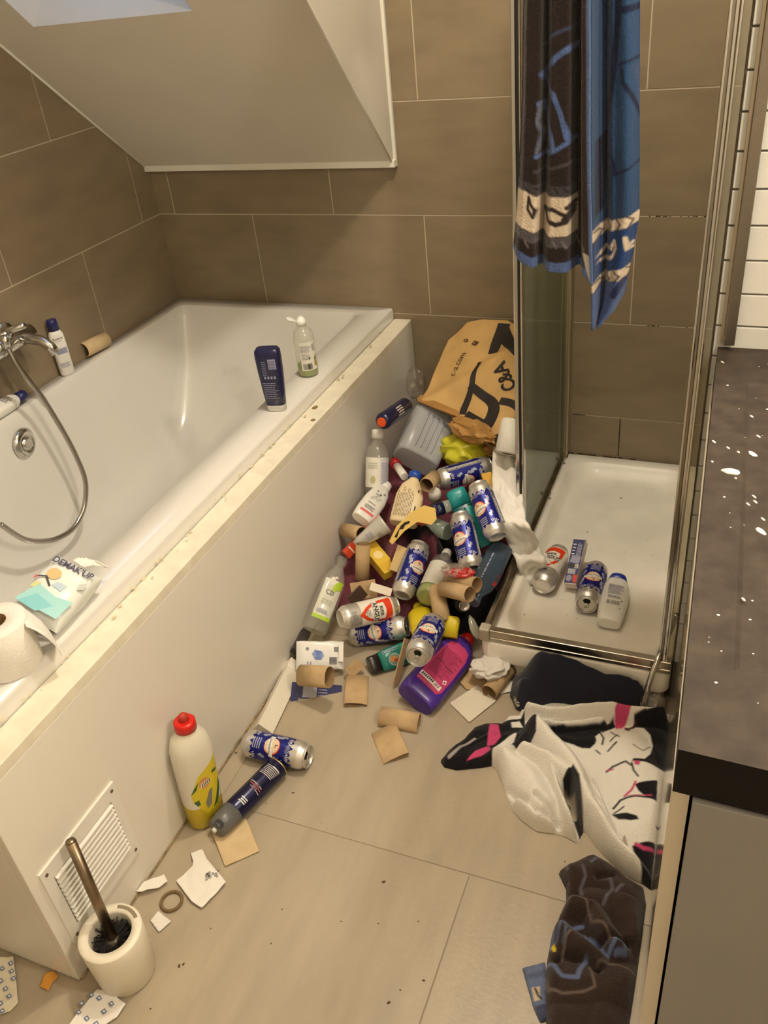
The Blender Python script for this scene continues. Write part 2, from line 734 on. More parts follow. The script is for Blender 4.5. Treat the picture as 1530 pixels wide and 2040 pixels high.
S0, S1, T0, T1 = .17, .672, .2505, .52
mb = MB()
for s0, s1, t0, t1 in ((0, S0, 0, 1), (S1, 1, 0, 1), (S0, S1, 0, T0), (S0, S1, T1, 1)):
    mb.grid(lambda u, v: slope(s0 + (s1 - s0) * u, t0 + (t1 - t0) * v), 6, 8)
sr = [slope(1, t / 8) for t in range(9)]
mb.add([(.9, 0, LIPZ)] + sr + [(.9, 0, 2.86)], [tuple(range(11))], 0, False)
structure(mb.build('wall_slope', PAINT, normals=False))
mb = MB().box((0, -.03, 1.045), (.908, -.003, LIPZ + .004))
mb.box((.898, -.016, 1.045), (.909, -.003, 2.84))
structure(mb.build('trim_1', TRIM, bevel=.002))
mb = MB()                                         # bead along the left wall
for t in range(6):
    a, b = Vector(slope(0, t / 6)), Vector(slope(0, (t + 1) / 6))
mb.tube([Vector(slope(.006, t / 8)) + Vector((0, 0, .001)) for t in range(9)], .005, 8)
mb.tube([Vector(slope(.998, t / 8)) for t in range(9)], .003, 8)
structure(mb.build('trim_2', TRIM))
c4 = [Vector(slope(s, t)) for s, t in ((S0, T0), (S1, T0), (S1, T1), (S0, T1))]
nrm = Vector((0, .70, .72)) * .3
wn = bpy.data.objects.new('window_1', None)
COL.objects.link(wn)
structure(wn)
mb = MB()
for i in range(4):
    a, b = c4[i], c4[(i + 1) % 4]
    mb.add([a, b, b + nrm, a + nrm], [(0, 1, 2, 3)], 0, False)
mb.build('window_reveal', PAINT, wn, normals=False)
mb = MB()
q = [c + nrm for c in c4]
ctr = sum(q, Vector()) / 4
for i in range(4):
    a, b = q[i], q[(i + 1) % 4]
    ai, bi = a + (ctr - a) * .12, b + (ctr - b) * .12
    n2 = nrm * -.1
    mb.add([a, b, bi, ai, a + n2, b + n2, bi + n2, ai + n2], [(4, 5, 6, 7), (3, 2, 6, 7)], 0, False)
mb.build('window_frame', TRIM, wn, normals=False)
mb = MB()
mb.add([c + nrm * .02 for c in q], [(0, 1, 2, 3)], 0, False)
mb.build('window_pane', clear('frosted_pane', (225, 232, 240), .25, .5, .3), wn, normals=False)

# ------------------------------------------------------------------ partition of white brick tiles beside the shower
wall_shower = slab('wall_partition', (1.879, -.938, 0), (3.0, -.004, 2.85), M('dark_grout', (120, 114, 104), .9))
zc = .0
r = 0
while zc < 2.8:
    x = 1.880
    first = True
    while x < 2.99:
        w = .2 if not first or r % 2 == 0 else .1
        first = False
        x1 = min(x + w, 3.0)
        if zc > .1 and x < 2.45:
            tile(wall_shower, (x + .0015, -.943, zc + .0018), (x1 - .0015, -.936, zc + .0585), WHITEB, 'brick', .0015)
        x = x1
    zc += .06
    r += 1

for k in range(9):
    tile(wall_shower, (1.8775, -.934, max(.118, ZR[k]) + G), (1.8795, -.47, ZR[k + 1] - G), TILE)
    tile(wall_shower, (1.8775, -.466, max(.118, ZR[k]) + G), (1.8795, -.006, ZR[k + 1] - G), TILE)

# ------------------------------------------------------------------ bath
bath = thing('bathtub', 'white built-in bathtub with laminate side panel along the left wall', 'bathtub')


def rrect(x0, x1, y0, y1, z, r, n=6):
    p = []
    for cx, cy, a in ((x1 - r, y1 - r, 0), (x0 + r, y1 - r, 90), (x0 + r, y0 + r, 180), (x1 - r, y0 + r, 270)):
        for i in range(n + 1):
            t = math.radians(a + 90 * i / n)
            p.append((cx + r * math.cos(t), cy + r * math.sin(t), z))
    return p


def rings(mb, R, mat=0, cap=True):
    n = len(R[0])
    vs = [p for q in R for p in q]
    fs = [(k * n + i, k * n + (i + 1) % n, (k + 1) * n + (i + 1) % n, (k + 1) * n + i) for k in range(len(R) - 1) for i in range(n)]
    mb.add(vs, fs, mat)
    if cap:
        o = len(mb.v) - n
        mb.f.append(tuple(o + i for i in range(n))); mb.m.append(mat); mb.s.append(True)
    return mb


RZ = .5975
ring = [rrect(.004, .850, -1.97, -.004, .555, .006), rrect(.004, .850, -1.97, -.004, RZ - .006, .006), rrect(.007, .847, -1.967, -.007, RZ, .008),
        rrect(.050, .752, -1.89, -.066, RZ, .03), rrect(.0505, .7515, -1.8895, -.0665, RZ - .0004, .03), rrect(.053, .749, -1.887, -.069, RZ - .004, .032), rrect(.064, .738, -1.872, -.084, RZ - .035, .04),
        rrect(.085, .70, -1.83, -.16, .42, .06), rrect(.105, .67, -1.79, -.27, .28, .08), rrect(.125, .65, -1.75, -.34, .21, .09),
        rrect(.16, .62, -1.70, -.40, .178, .1), rrect(.25, .53, -1.5, -.6, .172, .1)]
mb = MB()
rings(mb, ring)
mb.build('tub_shell', ACR, bath)
DIRTY = M('dirty_white_sill', (228, 221, 202), .55, var=.03, vscale=26, bump=.25, bscale=80)
MB().box((.852, -1.995, .535), (.911, -.004, .56)).box((.004, -1.995, .535), (.852, -1.9715, .56)).build('ledge', DIRTY, bath, bevel=.002)
MB().box((.893, -1.995, .004), (.911, -.004, .536)).build('side_panel', PANEL, bath, bevel=.0015)
MB().box((.004, -1.995, .004), (.892, -1.978, .536)).build('end_panel', PANEL, bath, bevel=.0015)
SIL = M('old_sealant', (138, 120, 88), .7, var=.25, vscale=40)
MB().tube([(.912, -.02 - 1.97 * t / 30, .002) for t in range(31)], .0028, 6).build('sealant_bead', SIL, bath)
STAIN = M('brown_stain', (120, 98, 66), .7, var=.2, vscale=60)
p = Print(top(.56), 0)
rd = random.Random(4)
for cx, cy, rr_ in ((0.869,-0.667,0.56)[:2] + (.0085,), (0.897,-0.737,0.56)[:2] + (.006,)):
    p.poly([(cx + rr_ * .9 * (1 + .25 * rd.random()) * math.cos(a * .5), cy + rr_ * 1.2 * (1 + .25 * rd.random()) * math.sin(a * .5)) for a in range(12)], STAIN)
for i in range(70):
    t = rd.random()
    y = -.1 - 1.85 * t
    s = .0015 + .004 * rd.random() ** 3
    x = .853 + .02 * rd.random() ** 2
    p.poly([(x + s * (.6 + .6 * rd.random()) * math.cos(a), y + 1.7 * s * (.6 + .6 * rd.random()) * math.sin(a)) for a in range(6)], M('limescale', (206, 192, 158), .8))
p.build('stains', bath)['kind'] = 'stuff'
# overflow
ov = MB()
ov.loft([(0, .046, .046), (.006, .046, .046), (.014, .034, .034), (.014, .024, .024), (.009, .023, .023), (.009, .019, .019), (.017, .018, .018), (.019, .015, .015)], 36)
o = ov.build('overflow_cover', CHROME, bath)
o.matrix_world = Matrix.Translation((0.068,-0.954,0.513)) @ Matrix.Rotation(math.radians(90), 4, 'Y') @ Matrix.Rotation(math.radians(-8), 4, 'X')
# vent grille in the side panel
PLAS = M('white_plastic', (232, 229, 220), .35)
gy0, gy1, gz0, gz1 = -1.972, -1.760, .096, .307
b_ = .034
fr = MB()
ro = [(gy0, gz0), (gy1, gz0), (gy1, gz1), (gy0, gz1)]
ri = [(gy0 + .022, gz0 + b_), (gy1 - .022, gz0 + b_), (gy1 - .022, gz1 - b_), (gy0 + .022, gz1 - b_)]
fr.add([(.911, y, z) for y, z in ro] + [(.916, y, z) for y, z in ro] + [(.916, y, z) for y, z in ri] + [(.9115, y, z) for y, z in ri],
       [(a * 4 + i, a * 4 + (i + 1) % 4, a * 4 + 4 + (i + 1) % 4, a * 4 + 4 + i) for a in range(3) for i in range(4)], 0, False)
gr = fr.build('vent_grille', PLAS, bath)
MB().box((.9112, gy0 + .01, gz0 + .01), (.9118, gy1 - .01, gz1 - .01)).build('vent_gap_shade', M('vent_shadow_gap', (92, 82, 66), .8), gr)  # dark sheet behind the slats: shade of the gaps put in as colour
NS = 11
sl = None
for i in range(NS):
    z = gz0 + b_ + (gz1 - gz0 - 2 * b_) * (i + .5) / NS
    if sl is None:
        m_ = MB()
        L = (gy1 - gy0) / 2 - .024
        prof = [(.0, -.0050), (.0040, -.0050), (.0078, -.0032), (.0088, -.0012), (.0080, .0004), (.0004, .0028)]
        vs = [(x, s * L, zz) for s in (-1, 1) for x, zz in prof]
        n = len(prof)
        m_.add(vs, [(k, (k + 1) % n, n + (k + 1) % n, n + k) for k in range(n)] + [tuple(range(n)), tuple(range(n, 2 * n))], 0, False)
        sl = m_.build('slat', PLAS, gr)
        o = sl
    else:
        o = sl.copy()
        COL.objects.link(o)
    o.location = (.9125, (gy0 + gy1) / 2, z)
SCREW = M('dull_screw', (110, 96, 74), .5, .6)
for y in (gy0 + .012, gy1 - .012):
    for z in (gz0 + .014, gz1 - .014):
        o = MB().loft([(0, .0035, .0035), (.0015, .0035, .0035), (.002, .002, .002)], 12).build('screw', SCREW, gr)
        o.matrix_world = Matrix.Translation((.916, y, z)) @ Matrix.Rotation(math.radians(90), 4, 'Y')

# bath mixer on the left wall
tap = thing('bath_faucet', 'chrome wall-mounted bath mixer with a hanging shower hose', 'faucet')
mb = MB()
mb.tube([(.075, -.80 - .20, .790), (.075, -.80, .790)], .024, 20)
mb.tube([(.003, -.83, .79), (.075, -.83, .79)], .022, 18).tube([(.003, -.97, .79), (.075, -.97, .79)], .022, 18)
mb.tube([(.004, -.83, .79), (.012, -.83, .79)], .034, 24).tube([(.004, -.97, .79), (.012, -.97, .79)], .034, 24)
mb.build('body', CHROME, tap)
mb = MB()
mb.tube([(.075, -.855, .79), (.11, -.848, .792), (.145, -.843, .786), (.17, -.840, .770), (.182, -.838, .748)], [.017, .0155, .0145, .014, .0135], 18)
mb.build('spout', CHROME, tap)
mb = MB()
mb.loft([(0, .024, .024), (.016, .024, .024), (.022, .019, .019)], 24)
mb.tube([(0, 0, .012), (.03, .0, .022), (.075, .01, .034)], [.010, .009, .008], 12)
o = mb.build('lever_handle', CHROME, tap)
o.matrix_world = Matrix.Translation((.075, -.895, .812))
HOSE = M('chrome_hose', (178, 172, 164), .22, 1)
hp = [(0.105,-0.924,0.8),(0.105,-0.934,0.746),(0.105,-0.934,0.686),(0.105,-0.929,0.619),(0.105,-0.929,0.543),(0.105,-0.933,0.471),(0.105,-0.942,0.4),(0.105,-0.96,0.323),(0.105,-0.984,0.267),(0.105,-1.017,0.235),(0.105,-1.066,0.217),(0.105,-1.117,0.223),(0.105,-1.169,0.245),(0.105,-1.234,0.296),(0.105,-1.286,0.38)]
hp = [(p[0] + .085 * min(1, i / 7), p[1] + .066 * min(1, i / 7), p[2] + .05 * min(1, i / 7)) for i, p in enumerate(hp)]


def smooth_path(P, n):
    P = [Vector(p) for p in P]
    r = []
    for k in range(n + 1):
        q = k / n * (len(P) - 1)
        i = min(int(q), len(P) - 2)
        f = q - i
        a, b, c, d = P[max(i - 1, 0)], P[i], P[i + 1], P[min(i + 2, len(P) - 1)]
        r.append(.5 * (2 * b + (c - a) * f + (2 * a - 5 * b + 4 * c - d) * f * f + (3 * b - a - 3 * c + d) * f ** 3))
    return r


hps = smooth_path(hp, 260)
MB().tube(hps, [.0070 + .0009 * (i % 2) for i in range(len(hps))], 12).build('hose', HOSE, tap)
MB().tube([hps[0] + Vector((0, 0, .03)), hps[0] - Vector((0, 0, .004))], .011, 14).build('hose_nut', CHROME, tap)

# ------------------------------------------------------------------ shower
tray = thing('shower_tray', 'grimy white shower tray in the back corner beside the washstand', 'shower tray')
TRAYM = M('stained_tray', (240, 235, 224), .42, coat=.06, var=.035, vscale=7)
x0, x1, y0, y1 = 1.414, 1.877, -.985, -.006
R = [rrect(x0, x1, y0, y1, .052, .03), rrect(x0, x1, y0, y1, .108, .03), rrect(x0 + .006, x1 - .006, y0 + .006, y1 - .006, .114, .03),
     rrect(x0 + .042, x1 - .012, y0 + .042, y1 - .042, .114, .085), rrect(x0 + .043, x1 - .0125, y0 + .043, y1 - .043, .1135, .085), rrect(x0 + .050, x1 - .02, y0 + .05, y1 - .052, .104, .088),
     rrect(x0 + .062, x1 - .03, y0 + .062, y1 - .075, .079, .09), rrect(x0 + .075, x1 - .04, y0 + .075, y1 - .092, .0735, .10), rrect(x0 + .1, x1 - .06, y0 + .1, y1 - .12, .072, .1), rrect(x0 + .2, x1 - .2, y0 + .3, y1 - .3, .070, .03)]
mb = MB()
rings(mb, R)
mb.build('tray_basin', TRAYM, tray)
mb = MB()
rings(mb, [rrect(x0 + .012, x1 - .01, y0 + .012, y1, 0.001, .02), rrect(x0 + .012, x1 - .01, y0 + .012, y1, .053, .02)])
mb.build('tray_plinth', M('tray_plinth_white', (222, 214, 196), .5, var=.04, vscale=9), tray)
GRIME = M('black_mould', (62, 50, 34), .9)
BRSTAIN = M('limescale_stain', (176, 150, 104), .6, var=.12, vscale=30)
rd = random.Random(11)
mb = MB()
for px, py, s in [(1.646,-0.185,0.004),(1.579,-0.395,0.003),(1.632,-0.404,0.002),(1.455,-0.731,0.003),(1.465,-0.744,0.004),(1.489,-0.814,0.004),(1.751,-0.393,0.002),(1.777,-0.463,0.002),(1.572,-0.727,0.002),(1.597,-0.785,0.002),(1.7,-0.47,0.002),(1.623,-0.793,0.002),(1.679,-0.11,0.002)]:
    d = rd.random() * 3
    mb.loft([(.0735, s * .55, s * .4, 2, px, py), (.0748, s * .5, s * .3, 2, px, py)], 7)
o = mb.build('dirt_specks', GRIME, tray)
o['kind'] = 'stuff'
# mould along the back edge of the tray and in the tile joint above it
mb = MB()
for i in range(26):
    x = 1.45 + .21 * rd.random() ** 1.3
    mb.loft([(.114, .006 * rd.random() + .002, .002, 2, x, -.007), (.116, .003, .0012, 2, x, -.0065)], 6)
for i in range(14):
    z = .12 + .14 * i / 14
    mb.box((1.6045, -.0040, z), (1.6075 + .0015 * rd.random(), -.0028, z + .0085))
for i in range(7):
    x = 1.452 + .042 * i / 7
    mb.box((x, -.0040, .2585), (x + .005, -.0028, .2607 + .001 * rd.random()))
for i in range(20):
    x = 1.64 + .22 * rd.random()
    z0_ = rd.choice([.899, .899, .578])
    mb.box((x, -.0038, z0_ - .0012), (x + .003 + .005 * rd.random(), -.0028, z0_ + .0008))
o = mb.build('mould', GRIME, tray)
o['kind'] = 'stuff'

enc = thing('shower_enclosure', 'chrome framed glass shower enclosure standing on the white tray', 'shower enclosure')
RC = M('worn_chrome', (176, 166, 150), .25, 1, var=.1, vscale=20)
mb = MB().box((1.440, -.982, .1148), (1.8765, -.952, .126)).box((1.440, -.980, .126), (1.8765, -.962, .148)).box((1.440, -.956, .126), (1.8765, -.952, .140))
mb.build('front_rail', RC, enc, bevel=.0015)
mb = MB().box((1.417, -.958, .1148), (1.442, -.008, .128)).box((1.419, -.955, .128), (1.430, -.008, .146))
mb.build('side_rail', RC, enc, bevel=.0015)
MB().box((1.4135, -.986, .1148), (1.441, -.957, .152)).build('corner_cap', M('grey_cap', (168, 160, 142), .35), enc, bevel=.004)
PX, PY = 1.4245, -.578
mb = MB().box((PX - .013, PY - .012, .128), (PX - .002, PY + .012, 2.0))
mb.box((PX + .0035, PY - .011, .128), (PX + .009, PY + .014, 2.0))
mb.build('corner_post', CHROME, enc, bevel=.002)
MB().box((PX - .002, PY - .008, .128), (PX + .0035, PY + .010, 2.0)).build('seal_strip', BLACKRUB, enc)
MB().box((1.4262, -.566, .146), (1.4318, -.03, 1.98)).build('side_glass', GLASS, enc)
mb = MB().box((1.416, -.034, .128), (1.447, -.004, 2.0)).box((1.440, -.05, .128), (1.447, -.034, 2.0))
mb.build('wall_profile', M('grey_aluminium', (186, 174, 148), .35, .7), enc, bevel=.0015)
mb = MB().box((1.846, -.972, .126), (1.851, -.940, 2.0)).box((1.855, -.966, .126), (1.862, -.942, 2.0)).box((1.862, -.972, .126), (1.8665, -.946, 2.0))
mb.build('right_post', CHROME, enc, bevel=.0015)
MB().box((1.851, -.968, .126), (1.855, -.944, 2.0)).build('post_seal', STEEL, enc)
MB().box((1.8665, -.960, .126), (1.878, -.954, 2.0)).build('narrow_glass', clear('narrow_glass', (232, 228, 214), .12, .8, .08), enc)
mb = MB().box((1.892, -.952, .93), (1.8985, -.9435, 2.2))
mb.build('edge_trim', M('beige_trim', (190, 178, 156), .35, .5), enc, bevel=.001)
mb = MB().box((1.8985, -.962, .93), (1.918, -.9435, 2.2))
mb.build('steel_profile', STEEL, enc, bevel=.0015)
mb = MB().box((1.406, -.985, 1.985), (1.884, -.96, 2.02)).box((1.406, -.985, 1.985), (1.432, -.008, 2.02))
mb.build('top_rail', CHROME, enc, bevel=.002)
for q in [(1.439,-0.304,0.155),(1.47,-0.084,0.155),(1.447,-0.552,0.155)]:
    mb = MB()
    mb.loft([(.128, .0045, .0045, 2, 1.4445, q[1]), (.137, .004, .004, 2, 1.4445, q[1])], 10)
    mb.build('screw', CHROME, enc)
hs = smooth_path([(1.874, -.935, .26), (1.862, -.93, .20), (1.852, -.948, .168), (1.845, -.985, .155), (1.838, -1.004, .13), (1.832, -1.012, .09), (1.828, -1.015, .045)], 90)
hose2 = thing('shower_hose', 'chrome ribbed hose end hanging over the front rail of the tray', 'hose')
MB().tube(hs, [.0062 + .0012 * (i % 2) for i in range(len(hs))], 12).build('hose', CHROME, hose2)

# ------------------------------------------------------------------ washstand
van = thing('vanity_unit', 'washstand with grey doors and dark stone-look top beside the shower', 'washstand')
STONE = M('brown_stone_top', (62, 54, 47), .62, var=.14, vscale=34, bump=.1, bscale=300, spec=.2)
BLK = M('black_edge', (6, 5, 5), .5, spec=.2)
DOORM = M('grey_door', (140, 137, 133), .4, var=.02, vscale=3)
LX = lambda y: 1.8898 + (1.918 - 1.8898) * (-.945 - y) / (.985)
T_ = .92
outer = [(LX(-.945), -.945), (LX(-1.93), -1.93), (2.55, -1.948), (2.55, -.945)]
inner = [(1.944,-1.091,0.92)[:2], (1.962,-1.805,0.92)[:2], (2.5, -1.73), (2.5, -1.02)]
inn2 = [(inner[0][0] + .006, inner[0][1] - .006), (inner[1][0] + .006, inner[1][1] + .006), (2.494, -1.724), (2.494, -1.026)]
mb = MB()
vs = [(x, y, T_) for x, y in outer] + [(x, y, T_) for x, y in inner] + [(x, y, T_ - .004) for x, y in inn2] + [(x, y, T_ - .062) for x, y in outer]
mb.add(vs, [(i, (i + 1) % 4, 4 + (i + 1) % 4, 4 + i) for i in range(4)] + [(4 + i, 4 + (i + 1) % 4, 8 + (i + 1) % 4, 8 + i) for i in range(4)] + [(8, 9, 10, 11)], 0, False)
mb.add(vs, [(i, (i + 1) % 4, 12 + (i + 1) % 4, 12 + i) for i in range(4)] + [(12, 13, 14, 15)], 1, False)
mb.build('worktop', [STONE, BLK], van)
SIDE = M('glossy_side_board', (206, 194, 172), .07, coat=.6)
mb = MB()
mb.prism([(LX(-.95) - .003, -.95), (LX(-1.925) - .001, -1.925), (LX(-1.925) + .017, -1.925), (LX(-.95) + .017, -.95)], .0, T_ - .063)
mb.build('side_board', SIDE, van)
MB().box((1.938, -1.935, .02), (2.24, -1.915, T_ - .066)).build('door', DOORM, van, bevel=.001)
MB().box((2.244, -1.935, .02), (2.548, -1.915, T_ - .066)).build('door', DOORM, van, bevel=.001)
MB().box((1.94, -1.914, .0), (2.548, -.95, T_ - .07)).build('carcass', DOORM, van)
PASTE = M('dried_toothpaste', (240, 238, 232), .4)
sp = MB()
rd = random.Random(5)
Zc = T_


def blob(mb, x, y, a, b, z, hgt, rot=0, seed=0):
    r_ = random.Random(seed)
    n = 14
    k = [1 + .28 * (r_.random() - .5) for _ in range(n)]
    vs = []
    for lay, (sc_, zz) in enumerate(((1, 0), (.85, hgt * .7), (.45, hgt))):
        for i in range(n):
            t = 2 * math.pi * i / n
            u, w = a * sc_ * k[i] * math.cos(t), b * sc_ * k[i] * math.sin(t)
            vs.append((x + u * math.cos(rot) - w * math.sin(rot), y + u * math.sin(rot) + w * math.cos(rot), z + zz))
    fs = [(l * n + i, l * n + (i + 1) % n, (l + 1) * n + (i + 1) % n, (l + 1) * n + i) for l in range(2) for i in range(n)] + [tuple(2 * n + i for i in range(n))]
    mb.add(vs, fs)


b1 = MB()
q = (1.937,-1.394,0.92)
blob(b1, q[0], q[1], .013, .0062, Zc, .004, -.12, 3)
tag(b1.build('toothpaste_blob', PASTE), 'white dried toothpaste blob on the stone-look washstand top', 'toothpaste')
for i, (px, py) in enumerate([(1.981,-1.53),(1.964,-1.329),(1.963,-1.469),(1.972,-1.461),(1.983,-1.502),(1.97,-1.273),(1.958,-1.208),(1.97,-1.448),(1.944,-1.411),(1.944,-1.335),(1.908,-1.31),(1.929,-1.325),(1.902,-1.014),(1.91,-1.371),(1.966,-1.683)]):
    blob(sp, px, py, *((.009, .004) if i < 2 else (.002 + .003 * rd.random(), .0015)), Zc - .0038 if i < 8 else Zc + .0002, .0015, -.9, i)
for i in range(110):
    y = -1.0 - .85 * rd.random()
    x = LX(y) + .02 + .22 * rd.random() ** .8
    s = .0006 + .0016 * rd.random() ** 3
    blob(sp, x, y, s * 1.4, s, Zc + .0002 - (.004 if x > inner[0][0] + .01 and -1.72 < y < -1.03 else 0), .0006, 0, i + 40)
o = sp.build('toothpaste_splashes', PASTE)
tag(o, 'white toothpaste splashes sprinkled over the dark washstand top', 'toothpaste', kind='stuff')

# ------------------------------------------------------------------ materials of the things
CARD = M('brown_cardboard', (186, 158, 118), .8, bump=.12, bscale=120, var=.05, vscale=30)
CARDIN = M('cardboard_inside', (160, 130, 92), .85)
CREAMCARD = M('pale_cardboard', (206, 182, 142), .8, var=.04, vscale=20)
PAPER = M('white_paper', (236, 232, 224), .85, bump=.25, bscale=70)
TISSUE = M('toilet_tissue', (238, 234, 226), .95, bump=.5, bscale=160)
ALU = M('can_aluminium', (222, 219, 214), .33, .78)
ALUD = M('can_lid', (206, 203, 196), .3, .8)
INK = M('black_ink', (26, 24, 24), .5)
DARKHOLE = M('can_opening', (8, 7, 6), .9)
BLUE = M('can_blue', (26, 34, 128), .3, .35)
LILAC = M('can_lilac', (176, 180, 204), .35, .3)
CREAMP = M('medallion_cream', (226, 204, 176), .4)
REDP = M('can_red', (214, 62, 24), .35)
WHITEP = M('print_white', (238, 236, 230), .4)
GREYP = M('print_grey', (128, 128, 134), .5)
NAVY = M('navy_plastic', (24, 26, 66), .3)
NAVYP = M('navy_print', (28, 34, 92), .35)
WPL = M('white_bottle_plastic', (236, 234, 228), .3)
RED = M('red_plastic', (206, 30, 22), .32)
CLEARP = clear('clear_plastic', (250, 250, 246), .12, 1.0, .1)
GREENL = M('green_soap', (142, 156, 36), .25)

# ------------------------------------------------------------------ drink cans
CB = [(.0065, .002, .002), (.0062, .012, .012), (.0045, .0195, .0195), (.0010, .0224, .0224), (0, .0234, .0234), (.0006, .0244, .0244), (.003, .0255, .0255), (.008, .029, .029), (.013, .0322, .0322), (.018, .033, .033),
      (.147, .033, .033), (.152, .0322, .0322), (.160, .0275, .0275), (.1630, .0264, .0264), (.1648, .0268, .0268), (.1668, .0272, .0272), (.168, .0268, .0268), (.1678, .0258, .0258)]


def can_shell(root):
    MB().loft(CB, 40, cap=(True, False)).build('body', ALU, root)
    lid = MB().loft([(.1678, .0258, .0258), (.1645, .0250, .0250), (.1628, .0240, .0240), (.1622, .0232, .0232), (.1640, .0222, .0222), (.1642, .0215, .0215), (.1640, .002, .002)], 36, cap=(False, True)).build('lid', ALUD, root)
    MB().loft([(.1641, .0098, .0082, 2.2, 0, -.0105), (.1646, .0095, .0079, 2.2, 0, -.0105)], 24).build('opening', DARKHOLE, lid)
    t = MB()
    N = 20
    vs = []
    for z in (.1648, .1662):
        for s in (1, .45):
            for i in range(N):
                a = 2 * math.pi * i / N
                vs.append((.0075 * s * math.cos(a), .006 + .0105 * s * math.sin(a), z))
    fs = []
    for i in range(N):
        j = (i + 1) % N
        fs += [(i, j, N + j, N + i), (2 * N + i, 3 * N + i, 3 * N + j, 2 * N + j), (i, 2 * N + i, 2 * N + j, j), (N + i, N + j, 3 * N + j, 3 * N + i)]
    t.add(vs, fs)
    t.build('tab', ALUD, lid)


GRIF = [(0, 0), (.003, .006), (.001, .012), (.006, .011), (.009, .017), (.006, .022), (.010, .025), (.013, .020), (.017, .024), (.016, .017), (.020, .015),
        (.015, .011), (.018, .004), (.013, .006), (.011, -.003), (.014, -.010), (.009, -.008), (.006, -.014), (.004, -.006)]


def fan(p, u, v, r, a0, a1, n, m, w=.0011):
    for k in range(n):
        a = math.radians(a0 + (a1 - a0) * k / (n - 1))
        c, s = math.cos(a), math.sin(a)
        q0, q1 = r * .35, r
        p.poly([(u + q0 * c, v + q0 * s), (u + q1 * .8 * c - w * s, v + q1 * .8 * s + w * c), (u + q1 * c, v + q1 * s), (u + q1 * .8 * c + w * s, v + q1 * .8 * s - w * c)], m, 3)


def make_blue_can():
    root = thing('beer_can', 'blue and silver can with griffin print lying on the floor by the spray can', 'can', 'empty drink cans')
    can_shell(root)
    p = Print(around(.0330), .005)
    for c in (0, math.pi * .033):
        top_, bot = [], []
        n = 13
        for k in range(n + 1):
            u = c - .046 + .092 * k / n
            top_.append((u, .138 - (.008 if k % 2 else 0) - .002 * (k % 3)))
            bot.append((u, .024 + (.007 if k % 2 else 0) + .002 * (k % 3)))
        p.poly(bot + top_[::-1], BLUE, 0)
        for s in (-1, 1):
            p.poly([(c + s * (.0215 + x * .85), .094 + y * .85) for x, y in GRIF], LILAC, 1)
            p.poly([(c + s * (.021 + x * .7), .056 + y * .5) for x, y in GRIF], LILAC, 1)
            fan(p, c + s * .020, .113, .019, 55 if s > 0 else 125, 120 if s > 0 else 60, 5, WHITEP)
            fan(p, c + s * .028, .026, .017, 40 if s > 0 else 140, 115 if s > 0 else 65, 5, WHITEP)
        fan(p, c, .110, .022, 55, 125, 6, LILAC)
        p.disc(c, .084, .0205, REDP, 4)
        p.disc(c - .0012, .0832, .0190, CREAMP, 5)
        ink = M('medallion_ink', (96, 62, 50), .5)
        p.poly([(c - .0055, .092), (c - .0035, .0995), (c - .002, .0995), (c - .0025, .0935), (c + .003, .0945), (c + .0035, .0930), (c - .001, .0915)], ink, 6)
        p.disc(c, .0835, .0165, M('medallion_ring', (178, 142, 112), .5), 6, r0=.0160)
        p.poly([(c - .0245, .0740), (c - .012, .0715), (c + .012, .0750), (c + .0245, .0800), (c + .0245, .0905), (c + .010, .0860), (c - .012, .0825), (c - .0245, .0850)], WHITEP, 7)
        p.text('Löwenbräu', c, .0790, .0098, INK, .10, .008, .92, 9)
        p.poly([(c - .004, .064), (c + .004, .064), (c + .003, .0655), (c - .003, .0655)], ink, 6)
        for k in range(4):
            p.rect(c - .014, .034 + .0056 * k, c + .012, .0366 + .0056 * k, LILAC, 4)
        # side panels with small print and bar code
        p.rect(c + .0465, .026, c + .0572, .138, GREYP, 0)
        p.lines(c + .048, .030, c + .056, .134, 3, WHITEP, 7, .5, True)
    p.barcode(.0485, .104, .0565, .130, INK, 5, 9)
    p.build('can_print', root)
    return root


def make_red_can():
    root = thing('beer_can', 'white can with orange-red shield lying across the blue can by the bath panel', 'can', 'empty drink cans')
    can_shell(root)
    p = Print(around(.0330), .005)
    W = M('can_white', (232, 226, 214), .3)
    p.rect(-.1036, .020, .1036, .146, W, 0)
    p.rect(-.1036, .020, .1036, .052, M('can_silver_band', (196, 192, 184), .35, .6), 1)
    for c in (0, math.pi * .033):
        p.poly([(c - .034, .142), (c + .034, .142), (c + .031, .092), (c + .017, .066), (c, .046), (c - .017, .066), (c - .031, .092)], REDP, 2)
        p.poly([(c - .023, .120), (c, .124), (c + .023, .120), (c + .022, .094), (c + .012, .074), (c, .061), (c - .012, .074), (c - .022, .094)], W, 3)
        p.text('BIER', c, .110, .013, INK, 0, .025, 1.1, 5)
        p.rect(c - .034, .085, c + .034, .102, W, 4)
        p.rect(c - .030, .1005, c + .030, .1018, GREYP, 5)
        p.rect(c - .030, .0855, c + .030, .0868, GREYP, 5)
        p.text('ANGUS', c, .0935, .0165, INK, 0, .03, 1.0, 6)
        p.lines(c - .010, .066, c + .010, .080, 3, GREYP, 3)
        p.lines(c - .014, .026, c + .014, .040, 3, GREYP, 9)
    p.lines(.044, .06, .058, .13, 5, GREYP, 21, .5, True)
    p.build('can_print', root)
    return root


